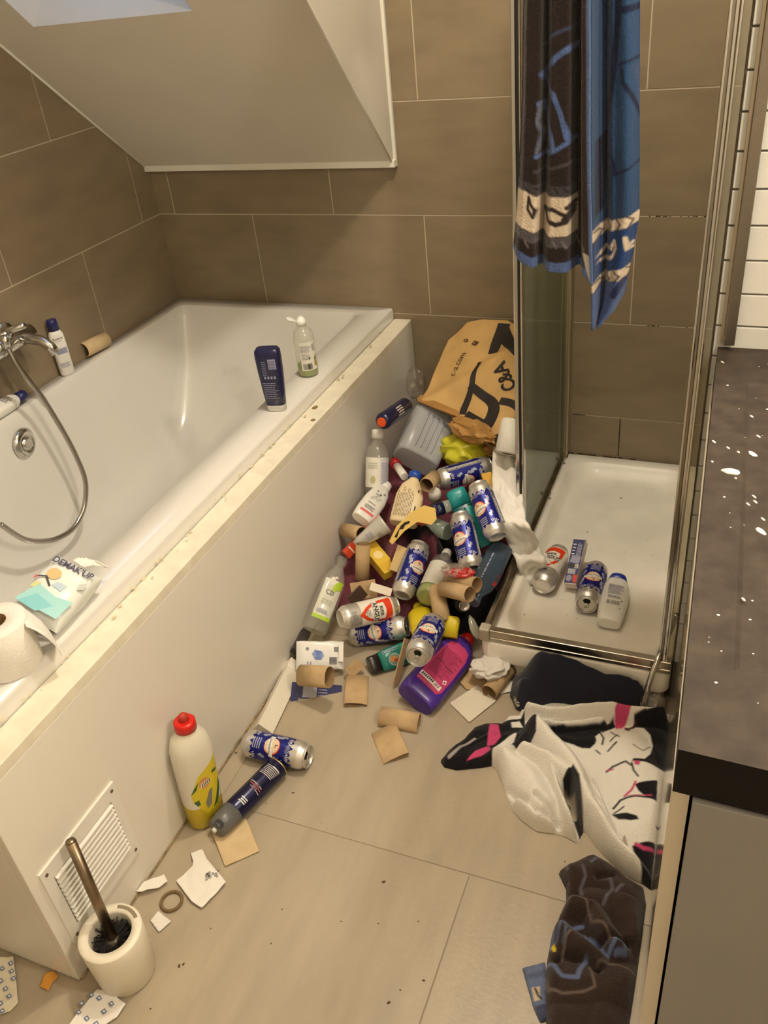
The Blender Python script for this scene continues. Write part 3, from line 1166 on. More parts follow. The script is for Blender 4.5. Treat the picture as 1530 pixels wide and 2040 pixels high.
blue = make_blue_can()
place(blue, (0.949,-1.398,0.034),(1.117,-1.394,0.034),(0.42,-0.54,0.73), -.15)
CG = 'empty drink cans'
for lab, args, roll in (
        ('blue can leaning steeply in the heap beside the clear bottle of green soap', ((1.171,-0.891,0.134),(1.172,-0.734,0.192),(0.32,-0.73,0.61)), .55),
        ('blue can leaning in the heap between the teal bottle and the cardboard tubes', ((1.345,-0.803,0.19),(1.276,-0.673,0.27),(0.26,-0.77,0.58)), -.55),
        ('blue can nearest the white paper strip, leaning on the teal bottle', ((1.398,-0.737,0.26),(1.311,-0.616,0.339),(0.24,-0.8,0.55)), -.6),
        ('topmost blue can, lying across the heap under the yellow film', ((1.164,-0.536,0.285),(1.291,-0.425,0.288),(0.27,-0.81,0.52)), .9),
        ('blue can squeezed under the white and red can by the bath panel', ((1.037,-0.964,0.022),(1.197,-0.931,0.064),(0.34,-0.67,0.66)), .1),
        ('dark blue can with open end, lying on the purple bottle', ((1.298,-0.985,0.15),(1.31,-1.15,0.178),(0.29,-0.69,0.67)), .2),
        ('dark blue can with open end, lying in the shower tray by the white bottle', ((1.642,-0.606,0.108),(1.644,-0.774,0.108),(0.12,-0.77,0.62)), .1)):
    place(copy_thing(blue, lab), *args, roll)
redc = make_red_can()
place(redc, (1.04,-1.015,0.125),(1.151,-0.892,0.096),(0.36,-0.68,0.64), .15)
place(copy_thing(redc, 'dented white and red can lying bottom outwards in the shower tray'), (1.516,-0.727,0.108),(1.528,-0.56,0.108),(0.16,-0.78,0.61), -.5)

# ------------------------------------------------------------------ cardboard tubes
RG = 'cardboard tubes from toilet rolls'
TM = {}


def card_tube(label, args, rx=.021, ry=.021, n=2, L=.1, roll=0, mat=None):
    k = (rx, ry, n, L)
    root = thing('cardboard_tube', label, 'cardboard tube', RG)
    if k not in TM:
        t = .0011
        o = MB().loft([(0, rx - t, ry - t, n), (0, rx, ry, n), (L * .5, rx * 1.012, ry * .985, n), (L, rx, ry, n), (L, rx - t, ry - t, n)], 32, cap=(False, False)).build('outer_wall', mat or CARD, root)
        i = MB().loft([(.0003, rx - t, ry - t, n), (L - .0003, rx - t, ry - t, n)], 32, cap=(False, False)).build('inner_wall', CARDIN, root)
        TM[k] = (o.data, i.data)
    else:
        for nm, me in zip(('outer_wall', 'inner_wall'), TM[k]):
            o = bpy.data.objects.new(nm, me)
            COL.objects.link(o)
            o.parent = root
    place(root, *args, roll)
    return root


card_tube('cardboard tube lying against the bath panel beside the white lotion bottle', ((1.009,-0.757,0.219),(0.934,-0.709,0.187),(0.38,-0.73,0.56)))
card_tube('cardboard tube standing upright in front of the yellow box', ((1.038,-0.85,0.136),(1.036,-0.816,0.228),(0.37,-0.72,0.59)), .020, .020)
card_tube('cardboard tube with dark open end beside the topmost blue can', ((1.158,-0.534,0.296),(1.165,-0.625,0.324),(0.31,-0.8,0.52)), .0215, .0185)
card_tube('front one of the two open tubes lying side by side in the heap', ((1.291,-0.891,0.184),(1.376,-0.93,0.212),(0.26,-0.73,0.63)))
card_tube('rear one of the two open tubes, half behind its twin', ((1.294,-0.854,0.185),(1.382,-0.888,0.211),(0.26,-0.74,0.62)))
card_tube('cardboard tube pointing down at the yellow cap, wedged under the clear bottle', ((1.262,-0.867,0.166),(1.302,-0.938,0.111),(0.28,-0.72,0.64)), .022, .020)
card_tube('cardboard tube under the torn tissue beside the white paper card', ((1.487,-0.97,0.022),(1.461,-1.064,0.022),(0.2,-0.68,0.7)))
card_tube('squashed cardboard tube touching the lower end of the purple bottle', ((1.224,-1.213,0.016),(1.321,-1.207,0.016),(0.3,-0.61,0.73)), .0245, .016)
card_tube('flattened tube lying in front of the purple bottle, below the squashed one', ((1.306,-1.318,0.006),(1.244,-1.242,0.006),(0.3,-0.59,0.75)), .033, .0055, 2.6)
card_tube('flattened tube with torn end beside the white wipes pack', ((1.146,-1.189,0.008),(1.111,-1.096,0.008),(0.35,-0.62,0.7)), .030, .0075, 2.6)
card_tube('bent cardboard tube lying on the navy box under the wipes pack', ((1,-1.186,0.07),(1.091,-1.202,0.103),(0.4,-0.61,0.68)), .027, .018, 2.3)
card_tube('pale cardboard tube lying on the far rim of the bathtub', ((0.02,-0.456,0.623),(0.007,-0.555,0.625),(0.65,-0.69,0.33)), .024, .024, 2, .1, 0, CREAMCARD)


def cardboard_sheet(name, label, cat, pts, z, thick, mat, bump=.002, seed=1):
    """a flat torn piece of card or paper lying on the floor, slightly warped"""
    poly = [tuple(p) for p in pts]
    xs, ys = [p[0] for p in poly], [p[1] for p in poly]
    c = .005
    gx, gy = np.arange(min(xs) - c, max(xs) + 2 * c, c), np.arange(min(ys) - c, max(ys) + 2 * c, c)
    P = np.array([(x, y) for y in gy for x in gx])
    ins = inside(P, poly)
    d, near = dist(P, poly, True)
    keep = ins | (d < c * 1.5)
    out = keep & ~ins
    P[out] = near[out]
    Z = z + bump * (1 + 1.6 * nz(P, 18, seed) + .6 * nz(P, 55, seed + 2))
    Z = np.maximum(Z, z * .3 + thick)
    idx = -np.ones(len(P), int)
    k = np.where(keep)[0]
    idx[k] = np.arange(len(k))
    q = np.arange(len(P)).reshape(len(gy), len(gx))
    F = np.stack([q[:-1, :-1], q[:-1, 1:], q[1:, 1:], q[1:, :-1]], -1).reshape(-1, 4)
    F = F[keep[F].all(1) & ins[F].any(1)]
    mb = MB()
    mb.add(np.column_stack([P[k], Z[k]]).tolist(), idx[F].tolist())
    o = mb.build(name, mat, normals=True, solid=thick)
    tag(o, label, cat)
    return o


cardboard_sheet('cardboard_square', 'plain brown cardboard square half under the navy spray can', 'cardboard', [(0.987,-1.629),(1.04,-1.571),(1.11,-1.636),(1.057,-1.692)], .002, .002, CREAMCARD)
cardboard_sheet('cardboard_scrap', 'brown cardboard scrap under the torn tissue by the purple bottle', 'cardboard', [(1.373,-1.037),(1.383,-0.983),(1.436,-0.977),(1.439,-1.036),(1.398,-1.056)], .002, .001, CARD)
cardboard_sheet('paper_card', 'white square paper card in front of the open cardboard tube', 'paper', [(1.37,-1.111),(1.42,-1.031),(1.481,-1.071),(1.436,-1.159)], .0025, .001, M('cream_paper', (226, 218, 200), .8), .001, 3)
tsh = cardboard_sheet('crumpled_paper', 'white crumpled paper sheet with a grey smudge on the floor', 'paper', [(0.969,-1.688),(0.989,-1.672),(1.012,-1.691),(1.081,-1.726),(1.062,-1.792),(1.033,-1.786),(0.975,-1.755),(0.992,-1.71)], .004, .001, PAPER, .004, 5)
p = Print(top(.0115), 0)
rd = random.Random(3)
q = (1.044,-1.724,0.01)
for i in range(9):
    x, y = q[0] + .010 * rd.gauss(0, 1), q[1] + .005 * rd.gauss(0, 1)
    s = .002 + .003 * rd.random()
    p.poly([(x + s * math.cos(a) * (.6 + .7 * rd.random()), y + s * math.sin(a) * (.6 + .7 * rd.random())) for a in range(6)], M('smudge', (150, 148, 142), .8), 1)
p.build('smudge', tsh)['kind'] = 'stuff'
cardboard_sheet('paper_scrap', 'small white paper square beside the toilet brush holder', 'paper', [(0.972,-1.847),(0.976,-1.824),(1.015,-1.835),(1.004,-1.863)], .0025, .001, PAPER, .001, 7)
cardboard_sheet('tissue_scrap', 'small white tissue scrap between the tube and the navy garment', 'tissue', [(1.466,-1.04),(1.485,-0.997),(1.513,-0.993),(1.518,-1.025),(1.487,-1.044)], .003, .001, TISSUE, .003, 9)
cardboard_sheet('crumb_strip', 'white crumpled tissue strip lying against the bath panel', 'tissue', [(0.912,-1.807),(0.914,-1.781),(0.945,-1.753),(0.96,-1.763),(0.95,-1.783),(0.923,-1.803)], .006, .001, TISSUE, .006, 4)
o = cardboard_sheet('orange_peel', 'small orange scrap on the floor near the end of the bath', 'scrap', [(0.845,-2.03),(0.836,-2.007),(0.849,-1.996),(0.865,-2.002),(0.862,-2.018),(0.866,-2.031)], .003, .001, M('orange_scrap', (214, 150, 60), .6), .003, 2)
DOT = M('blue_dot', (110, 124, 160), .6)
for nm, lab, pts, dots in (('printed_paper', 'white dotted wrapper paper lying in front of the brush holder', [(0.946,-2.085),(0.957,-1.999),(0.975,-1.993),(1.026,-2.003),(1.025,-2.028),(0.993,-2.069)], [(0.973,-2.012),(0.947,-2.031),(0.997,-2.029),(0.974,-2.05),(0.955,-2.012),(1.002,-2.013),(0.952,-2.046),(0.997,-2.052)]),
                           ('printed_paper', 'cream dotted wrapper paper beyond the end of the bath', [(0.76,-2.128),(0.696,-2.022),(0.754,-2.001),(0.825,-2.068),(0.822,-2.086),(0.8,-2.105)], [(0.751,-2.028),(0.76,-2.014),(0.766,-2.048),(0.773,-2.026),(0.786,-2.057),(0.787,-2.036),(0.803,-2.066),(0.797,-2.082),(0.744,-2.046),(0.767,-2.073),(0.81,-2.092)])):
    pp = cardboard_sheet(nm, lab, 'paper', pts, .004, .001, M('cream_wrapper', (222, 214, 190), .7) if 'cream' in lab else PAPER, .003, 8)
    pr = Print(top(.0105), 0)
    for x, y in dots:
        a = .5
        pr.poly([(x - .006, y - .002), (x + .003, y - .005), (x + .006, y + .001), (x - .002, y + .005)], DOT, 1)
        pr.poly([(x - .002, y - .001), (x + .002, y - .002), (x + .003, y + .001), (x - .001, y + .002)], PAPER, 2)
    pr.build('printed_dots', pp)['kind'] = 'stuff'
mb = MB()
N = 28
c = (0.991,-1.797,0.004)
mb.tube([(c[0] + .0215 * math.cos(2 * math.pi * i / N), c[1] + .0215 * math.sin(2 * math.pi * i / N), .0042) for i in range(N + 1)], .0032, 8)
tag(mb.build('hair_tie', M('brown_elastic', (122, 100, 66), .9, bump=.5, bscale=500)), 'thin brown ring-shaped hair tie lying on the floor', 'hair tie')
lump('torn_tissue', (1.446,-1.008,0.052), .037, TISSUE, 4, .32, 1.5, None, 5, (1.1, .95, .42), .5)
tag(bpy.data.objects['torn_tissue'], 'torn white tissue lump lying on the open cardboard tube', 'tissue')
# floor grit
mb = MB()
rd = random.Random(8)
for px, py, s in [(1.392,-1.619,0.004),(1.343,-1.725,0.002),(1.415,-1.706,0.002),(1.488,-1.677,0.002),(1.536,-1.782,0.003),(1.489,-1.84,0.004),(1.501,-1.812,0.002),(1.11,-1.475,0.003),(1.08,-1.907,0.004),(1.086,-1.901,0.003),(1.23,-1.81,0.002),(1.731,-1.461,0.002),(1.218,-1.739,0.002),(1.04,-1.662,0.003),(1.047,-1.704,0.002),(1.063,-1.519,0.002),(1.208,-1.529,0.001),(1.073,-1.993,0.002),(1.099,-1.821,0.002),(1.007,-1.536,0.002),(0.905,-1.652,0.003),(0.982,-1.68,0.003),(0.921,-1.41,0.003),(0.912,-1.703,0.002)]:
    blob(mb, px, py, s, s * .6, 0.0002, s * .5, rd.random() * 3, int(px * 1000))
tag(mb.build('floor_grit', M('dark_grit', (86, 68, 46), .9)), 'dark grit and crumbs scattered over the beige floor tiles', 'dirt', kind='stuff')


# ------------------------------------------------------------------ bottles
def bottle(name, label, cat, secs, mat, cap=None, capm=None, seg=36, group=None, capname='cap'):
    root = thing(name, label, cat, group)
    MB().loft(secs, seg).build('body', mat, root)
    if cap:
        MB().loft(cap, 24).build(capname, capm, root)
    return root


# white lotion bottle with a pink stripe
S = [(0, .027, .015, 3), (.004, .031, .018, 3), (.04, .0345, .020, 3), (.09, .034, .020, 3), (.125, .029, .018, 2.8), (.146, .020, .015, 2.4), (.150, .017, .014, 2)]
b = bottle('lotion_bottle', 'white lotion bottle with a pink stripe leaning on the bath panel', 'bottle', S, WPL, [(.150, .018, .0145, 2), (.176, .0175, .014, 2), (.179, .015, .012, 2)], WPL)
p = Print(front(S), .006)
PINK = M('pink_print', (226, 116, 122), .5)
p.rect(-.022, .018, .022, .027, PINK).lines(-.017, .034, .017, .050, 3, GREYP, 4).lines(-.015, .058, .015, .064, 1, GREYP, 6)
for a in range(5):
    p.disc(-.012 + .006 * a, .078 + .004 * ((a * 7) % 5), .0042, M('print_sketch', (88, 86, 88), .5), 4, r0=.0034)
p.disc(.013, .118, .004, GREYP, 4).disc(-.009, .115, .003, GREYP, 4).lines(-.01, .10, .012, .108, 1, GREYP, 2).disc(.004, .108, .0028, INK, 5)
p.build('label_print', b)
place(b, (0.984,-0.706,0.229),(0.998,-0.529,0.245),(0.37,-0.76,0.54), .0)

# yellow cleaner bottle standing against the panel
S = [(0, .036, .028, 2.6), (.006, .041, .032, 2.6), (.07, .043, .034, 2.6), (.17, .045, .036, 2.5), (.222, .045, .036, 2.3), (.252, .038, .031, 2.1), (.270, .022, .020, 2), (.274, .018, .018, 2), (.282, .0175, .0175, 2)]
b = thing('cleaner_bottle', 'milky cleaner bottle with red cap and yellow lemon label on the floor', 'bottle')
MB().loft(S[2:], 40, cap=(False, True)).build('body', clear('milky_plastic', (240, 234, 218), .82, .7, .2), b)
MB().loft(S[:3], 40, cap=(True, False)).build('body_full_of_liquid', clear('yellow_filled_plastic', (222, 198, 52), .72, .8, .15), b)
MB().loft([(.003, .034, .026, 2.6), (.006, .039, .030, 2.6), (.069, .041, .032, 2.6), (.0695, .040, .031, 2.6)], 36).build('liquid', M('yellow_liquid', (206, 180, 34), .25), b)
cp = MB().loft([(.274, .0235, .0235), (.294, .023, .023), (.297, .019, .019)], 28).build('cap', RED, b)
MB().loft([(.297, .011, .011), (.310, .0095, .0095), (.316, .004, .004)], 20).build('spout_cap', clear('red_clear', (226, 90, 76), .5, .8, .1), cp)
f0_ = front(S)
f_ = lambda u, v, off: f0_(u * 1.1, v * 1.14 + .004, off)
p = Print(f_, .005)
YL = M('label_yellow', (216, 196, 40), .4)
p.poly([(-.006, .035), (.020, .050), (.033, .085), (.034, .165), (-.012, .140), (-.030, .098), (-.028, .078)], YL, 0)
GR = M('label_green', (52, 96, 44), .45)
p.poly([(-.030, .098), (-.018, .110), (-.012, .128), (-.024, .112)], GR, 1).poly([(.008, .044), (.020, .050), (.033, .085), (.033, .108), (.024, .082), (.016, .06)], GR, 1).poly([(-.028, .078), (-.018, .082), (-.016, .068), (-.022, .066)], GR, 1)
p.disc(-.001, .118, .012, M('label_orange', (206, 150, 90), .5), 2, .014).poly([(-.010, .108), (.012, .114), (.012, .124), (-.008, .120)], WHITEP, 3)
for k in range(5):
    p.rect(-.007 + .004 * k, .110 + .001 * k, -.0048 + .004 * k, .119 + .001 * k, M('label_brown', (92, 62, 40), .5), 4)
p.poly([(-.004, .050), (.006, .056), (.014, .096), (.006, .094), (-.006, .066)], M('label_grey', (128, 126, 118), .5), 2)
p.poly([(.014, .072), (.019, .076), (.020, .086), (.015, .083)], YL, 3).poly([(.018, .130), (.030, .128), (.031, .134), (.020, .137)], GR, 2).poly([(-.012, .128), (-.004, .134), (.004, .14), (-.002, .136)], WHITEP, 2)
p.build('label_print', b)
place(b, (0.949,-1.593,0.001),(0.956,-1.575,0.3),(0.49,-0.48,0.73), .35)

# navy body spray lying on the floor
S = [(0, .0245, .0245), (.002, .0265, .0265), (.006, .0262, .0262), (.008, .0265, .0265), (.145, .0265, .0265), (.147, .0262, .0262)]
b = thing('spray_can', 'navy body spray can with grey cap lying on the floor tiles', 'spray can')
MB().loft(S, 36).build('body', M('navy_metal', (26, 26, 62), .25, .4), b)
MB().loft([(-.001, .0235, .0235), (-.003, .0245, .0245), (0, .0262, .0262), (.003, .0268, .0268)], 30).build('rim', M('gold_rim', (196, 180, 140), .25, 1), b)
GC = M('grey_cap_plastic', (98, 98, 98), .35)
cp = MB().loft([(.147, .0268, .0268), (.180, .0262, .0262), (.200, .0235, .022), (.204, .018, .015)], 32).build('cap', GC, b)
MB().loft([(0, .011, .008, 2.4), (.0012, .0105, .0075, 2.4)], 24).build('thumb_recess', M('dark_recess', (44, 44, 46), .5), cp).matrix_world = Matrix.Translation((0, -.0185, .1945)) @ Matrix.Rotation(math.radians(62), 4, 'X') @ Matrix.Translation((0, 0, .0035))
MB().tube([(0, -.004, .203), (0, -.005, .211)], .006, 12).build('nozzle', M('nozzle_white', (226, 220, 210), .4), cp)
p = Print(around(.0265), .005)
for k in range(7):
    p.rect(-.018 + .0008 * k, .020 + .0042 * k, .020 + .0006 * k, .0217 + .0042 * k, M('print_silver', (190, 186, 182), .4), 0)
p.rect(-.015, .018, .004, .022, M('print_silver', (190, 186, 182), .4), 1)
p.poly([(-.016, .082), (.020, .078), (.020, .0805), (-.016, .0845)], M('print_red', (176, 74, 60), .4), 0).poly([(-.014, .076), (.022, .073), (.022, .075), (-.014, .078)], M('print_silver', (190, 186, 182), .4), 0).poly([(-.018, .090), (.012, .086), (.012, .0875), (-.018, .0915)], M('print_silver', (190, 186, 182), .4), 0)
p.disc(0, .082, .008, M('print_dull_red', (96, 44, 58), .4), 0).lines(-.010, .118, .008, .134, 3, WHITEP, 4, .5)
p.build('label_print', b)
place(b, (1.056,-1.436,0.027),(1.002,-1.637,0.028),(0.43,-0.49,0.76), .15)

# purple bottle with a magenta label
S = [(0, .046, .026, 5), (.006, .052, .031, 4), (.03, .054, .033, 4), (.17, .050, .032, 4), (.205, .044, .030, 3.5), (.228, .032, .026, 3), (.238, .021, .021, 2.2), (.24, .018, .018, 2)]
PUR = M('purple_plastic', (72, 44, 142), .28)
b = bottle('detergent_bottle', 'purple bottle with magenta label and red cap under the dark can', 'bottle', S, PUR, [(.240, .019, .019), (.262, .0185, .0185), (.265, .015, .015)], RED)
p = Print(front(S), .006)
MAG = M('magenta_label', (188, 62, 108), .45)
n_ = 14
p.poly([(-.036, .036), (.030, .033), (.038, .048), (.039, .10), (.036, .17), (.028, .196), (.012, .203), (-.012, .203), (-.028, .194), (-.035, .16), (-.038, .10)], MAG, 0)
DM = M('label_dark_magenta', (132, 36, 76), .5)
p.lines(-.030, .078, .030, .170, 20, DM, 5, .28)
p.rect(-.030, .120, -.004, .1225, M('label_ink', (58, 24, 44), .5), 3).rect(.002, .116, .028, .118, M('label_ink', (58, 24, 44), .5), 3)
p.poly([(-.036, .050), (.030, .046), (.030, .060), (-.036, .064)], WHITEP, 2)
for k in range(7):
    p.poly([(-.032 + .0055 * k, .0525), (-.0285 + .0055 * k, .0525), (-.0275 + .0055 * k, .0605), (-.031 + .0055 * k, .0605)], M('label_ink', (58, 24, 44), .5), 4)
p.barcode(.009, .049, .026, .059, M('label_dark_magenta', (132, 36, 76), .5), 3, 10)
p.poly([(.026, .069), (.034, .075), (.029, .085), (.021, .079)], WHITEP, 2).poly([(.0265, .072), (.0315, .0755), (.0285, .0815), (.0235, .078)], MAG, 3)
p.lines(-.034, .037, .028, .045, 2, M('label_pink', (214, 110, 140), .5), 9)
p.build('label_print', b)
place(b, (1.295,-1.155,0.034),(1.358,-0.898,0.034),(0.26,-0.67,0.69), 0)

# navy shower gel standing on its cap on the bath rim
S = [(0, .024, .014, 3), (.0015, .0255, .0155, 3), (.016, .026, .016, 3), (.017, .0262, .0162, 3)]
b = thing('shower_gel', 'navy shower gel bottle standing on its pale cap on the bath rim', 'bottle')
MB().loft(S, 36).build('cap', M('pale_cap', (206, 206, 200), .35), b)
S2 = [(.017, .0262, .0162, 3), (.05, .029, .018, 3), (.11, .033, .020, 3), (.150, .034, .020, 3.5), (.168, .0325, .0185, 4), (.174, .028, .015, 4)]
MB().loft(S2, 40).build('body', NAVY, b)
p = Print(front(S2), .006)
LG = M('print_lavender', (150, 152, 178), .5)
p.lines(-.020, .040, .018, .088, 9, LG, 3, .35).lines(-.016, .106, -.002, .148, 8, LG, 6, .35).rect(.002, .122, .022, .150, LG, 1).lines(.003, .124, .021, .148, 6, NAVYP, 8, .3)
for k in range(4):
    p.rect(-.014 + .0085 * k, .096, -.009 + .0085 * k, .103, LG, 2)
p.build('label_print', b)
stand(b, (0.81,-0.764,0.599),(0.53,-0.85,0), -.30)

# clear soap bottle with a little green soap
S = [(0, .024, .024), (.003, .028, .028), (.02, .0295, .0295), (.11, .0295, .0295), (.128, .026, .026), (.139, .015, .015), (.141, .012, .012), (.150, .012, .012)]
b = thing('soap_bottle', 'clear soap bottle with flip top and a little green soap on the rim', 'bottle')
MB().loft(S, 36).build('body', CLEARP, b)
MB().loft([(.002, .022, .022), (.004, .0265, .0265), (.02, .028, .028), (.034, .028, .028)], 32).build('liquid', GREENL, b)
cp = MB().loft([(.148, .0145, .0145), (.160, .0145, .0145), (.163, .012, .012), (.172, .006, .006)], 24).build('cap', WPL, b)
MB().loft([(0, .0115, .010), (.004, .0125, .011), (.006, .0115, .010)], 22).build('flip_lid', WPL, cp).matrix_world = Matrix.Translation((-.030, .004, .163)) @ Matrix.Rotation(math.radians(25), 4, 'Y')
MB().box((-.024, -.002, .160), (-.010, .004, .162)).build('hinge', WPL, cp)
p = Print(around(.0296), .004)
LBL = M('label_white', (226, 224, 214), .5)
p.rect(-.018, .022, .030, .106, LBL, 0).lines(-.014, .078, .016, .098, 6, GREYP, 5, .4).lines(-.012, .056, .012, .074, 4, GREYP, 9, .4).barcode(-.012, .026, .014, .044, INK, 4, 12)
p.rect(.006, .055, .010, .062, INK, 2).lines(.018, .080, .028, .100, 4, GREYP, 3).poly([(.020, .034), (.029, .030), (.030, .058), (.024, .060)], M('label_tan', (176, 148, 84), .5), 2).poly([(.020, .052), (.029, .050), (.029, .066)], M('label_olive', (122, 128, 62), .5), 3)
p.build('label_print', b)
stand(b, (0.797,-0.542,0.599),(0.49,-0.87,0), 0)

# things on the far rim of the bath
S = [(0, .018, .013, 3), (.003, .0215, .016, 3), (.10, .0225, .017, 3), (.128, .0215, .0165, 3), (.139, .016, .014, 2.2), (.141, .014, .013)]
b = bottle('lotion_bottle', 'white lotion bottle with navy cap standing on the far bath rim', 'bottle', S, WPL, [(.141, .0165, .0145), (.172, .0155, .0135), (.174, .014, .012)], NAVYP)
p = Print(front(S), .005)
p.text('Eucerin', 0, .118, .0098, INK, 0, .01, 1).lines(-.011, .110, .010, .113, 1, GREYP, 3).rect(-.015, .070, .017, .088, M('print_pale_blue', (160, 164, 190), .5), 1).lines(-.013, .073, .015, .086, 3, LG, 4).lines(-.014, .028, .014, .044, 4, LG, 7)
p.build('label_print', b)
stand(b, (.028, -.668, .5985), (.72, -.7, 0), .15)
b2 = bottle('lotion_bottle', 'white bottle with navy cap lying behind the hanging bath hose', 'bottle', S, WPL, [(.141, .0165, .0145), (.172, .0155, .0135), (.174, .014, .012)], NAVYP)
p = Print(front(S), .005)
p.lines(-.012, .09, .012, .12, 4, GREYP, 12)
p.build('label_print', b2)
place(b2, (.027, -1.03, .619), (.029, -.86, .620), (.35, -.3, .9), 0)

# shampoo lying in the shower tray
S = [(0, .021, .012, 3), (.003, .0245, .0145, 3), (.03, .0285, .017, 3), (.075, .0315, .019, 3), (.115, .0295, .018, 2.8), (.135, .0235, .016, 2.5), (.14, .022, .0155, 2.5)]
S = [(q[0] * 1.24, q[1] * 1.2, q[2] * 1.2, q[3]) for q in S]
b = bottle('shampoo_bottle', 'white bottle with royal blue cap lying in the shower tray', 'bottle', S, WPL, [(.1736, .0266, .0188, 2.5), (.196, .0216, .0168, 2.5), (.202, .0156, .012, 2.5)], M('royal_blue', (22, 48, 150), .3))
f1_ = front(S)
p = Print(lambda u, v, off: f1_(u * 1.2, v * 1.24, off), .006)
p.lines(-.016, .078, .018, .112, 8, LG, 5, .45).barcode(-.014, .044, .014, .056, GREYP, 6, 14).lines(-.014, .064, .016, .074, 3, LG, 11).disc(.017, .060, .002, INK, 3).rect(.014, .034, .017, .037, GREYP, 3)
p.build('label_print', b)
place(b, (1.71,-0.819,0.096),(1.704,-0.617,0.096),(0.09,-0.77,0.63), 0)


def carton(name, label, cat, w, d, L, mat, prints=None, endm=None):
    """a folding carton, base end on z = 0"""
    root = thing(name, label, cat)
    MB().box((-w / 2, -d / 2, 0), (w / 2, d / 2, L)).build('box', mat, root, bevel=.0008)
    if prints:
        p = Print(flat(-d / 2), 0)
        prints(p)
        p.build('box_print', root)
    return root


def tp(p):
    w = .0165
    p.rect(-w, 0.002, w, .1385, NAVYP, 0).lines(.000, .086, .013, .132, 4, LG, 6, .7, True).lines(-.013, .09, -.004, .13, 4, WHITEP, 8, .3).poly([(-.014, .066), (.012, .062), (.015, .085), (-.010, .088)], LG, 1)
    p.rect(-.013, .050, .002, .062, INK, 2).rect(.003, .048, .013, .060, WHITEP, 2).lines(.004, .049, .012, .059, 3, INK, 3).rect(-.013, .030, .008, .046, M('print_pale', (176, 176, 190), .5), 2)
    p.poly([(.006, .006), (.0155, .004), (.0155, .029), (.003, .028)], M('print_red2', (214, 60, 50), .4), 2).disc(-.006, .017, .008, LG, 3, .010)


b = carton('toothpaste_box', 'navy toothpaste box standing among the cans in the shower tray', 'box', .034, .030, .142, M('pinkish_white_card', (226, 214, 206), .5), tp)
place(b, (1.587,-0.686,0.092),(1.588,-0.56,0.156),(0.14,-0.79,0.6), -.30)


def tp2(p):
    w = .0245
    p.rect(-w, .002, w, .128, NAVYP, 0).rect(-.016, .030, .012, .066, M('print_pale', (176, 176, 190), .5), 1).lines(-.019, .07, .018, .10, 5, LG, 5, .4, True).lines(.016, .02, .022, .06, 2, WHITEP, 9, .4, True)


b = carton('toothpaste_box', 'flattened navy and white box under the wipes pack by the panel', 'box', .050, .016, .130, M('navy_card', (30, 32, 78), .4), tp2)
place(b, (0.967,-1.196,0.012),(1.075,-1.155,-0.009),(0.39,-0.6,0.7), .0)
WB = M('white_carton', (226, 220, 204), .5)
b = carton('long_carton', 'long narrow white carton lying along the foot of the bath panel', 'box', .044, .026, .205, WB)
MB().box((-.0225, -.0135, .205), (.0225, .0135, .238)).build('end_flap', M('white_flap', (238, 232, 220), .5), b)
place(b, (0.961,-1.339,0.014),(0.936,-1.125,0.014),(0.43,-0.58,0.7), .25)


def sun(p):
    Y1, Y2 = M('box_yellow', (232, 196, 60), .5), M('box_pale', (246, 226, 160), .5)
    p.rect(-.021, .001, .021, .124, Y1, 0).disc(0, .066, .014, Y2, 1)
    for k in range(9):
        p.rect(-.018 + .0042 * k, .092, -.0166 + .0042 * k, .121, M('box_amber', (206, 150, 40), .5), 1)
        p.rect(-.018 + .0042 * k, .006, -.0166 + .0042 * k, .034, M('box_amber', (206, 150, 40), .5), 1)


b = carton('soap_carton', 'yellow carton lying behind the upright cardboard tube in the heap', 'box', .044, .03, .125, M('yellow_card', (228, 190, 64), .5), sun)
place(b, (1.114,-0.821,0.145),(1.023,-0.757,0.176),(0.35,-0.72,0.59), .45)


def rw(p):
    p.rect(-.013, .002, .013, .146, M('print_orange_red', (216, 70, 34), .4), 0).poly([(-.013, .040), (.013, .046), (.013, .082), (-.013, .074)], WHITEP, 1)
    for k in range(4):
        p.rect(-.009 + .005 * k, .050, -.006 + .005 * k, .072, INK, 2)
    p.rect(-.013, .02, .013, .024, WHITEP, 1).rect(-.013, .088, .013, .090, WHITEP, 1).rect(-.013, .1, .013, .1015, WHITEP, 1)


b = carton('toothpaste_box', 'orange and white box sticking out beside the silver cup near the panel', 'box', .027, .024, .148, M('orange_card', (206, 74, 38), .5), rw)
place(b, (0.964,-0.794,0.163),(1.016,-0.694,0.205),(0.38,-0.73,0.57), .2)

# silver-white tapering cup
b = thing('plastic_cup', 'silver-white tapering cup lying below the pink-striped lotion bottle', 'cup')
S = [(0, .0125, .006, 2), (.02, .0175, .012), (.095, .029, .026), (.100, .0315, .0285), (.104, .0315, .0285), (.105, .029, .026)]
MB().loft(S, 36).build('body', M('pearl_plastic', (208, 206, 200), .3, .25), b)
p = Print(front(S), .005)
p.barcode(.004, .066, .020, .080, GREYP, 7, 10).lines(-.012, .04, .010, .06, 4, LG, 8, .35)
p.build('label_print', b)
place(b, (1,-0.792,0.203),(1.073,-0.726,0.247),(0.37,-0.74,0.57), .3)

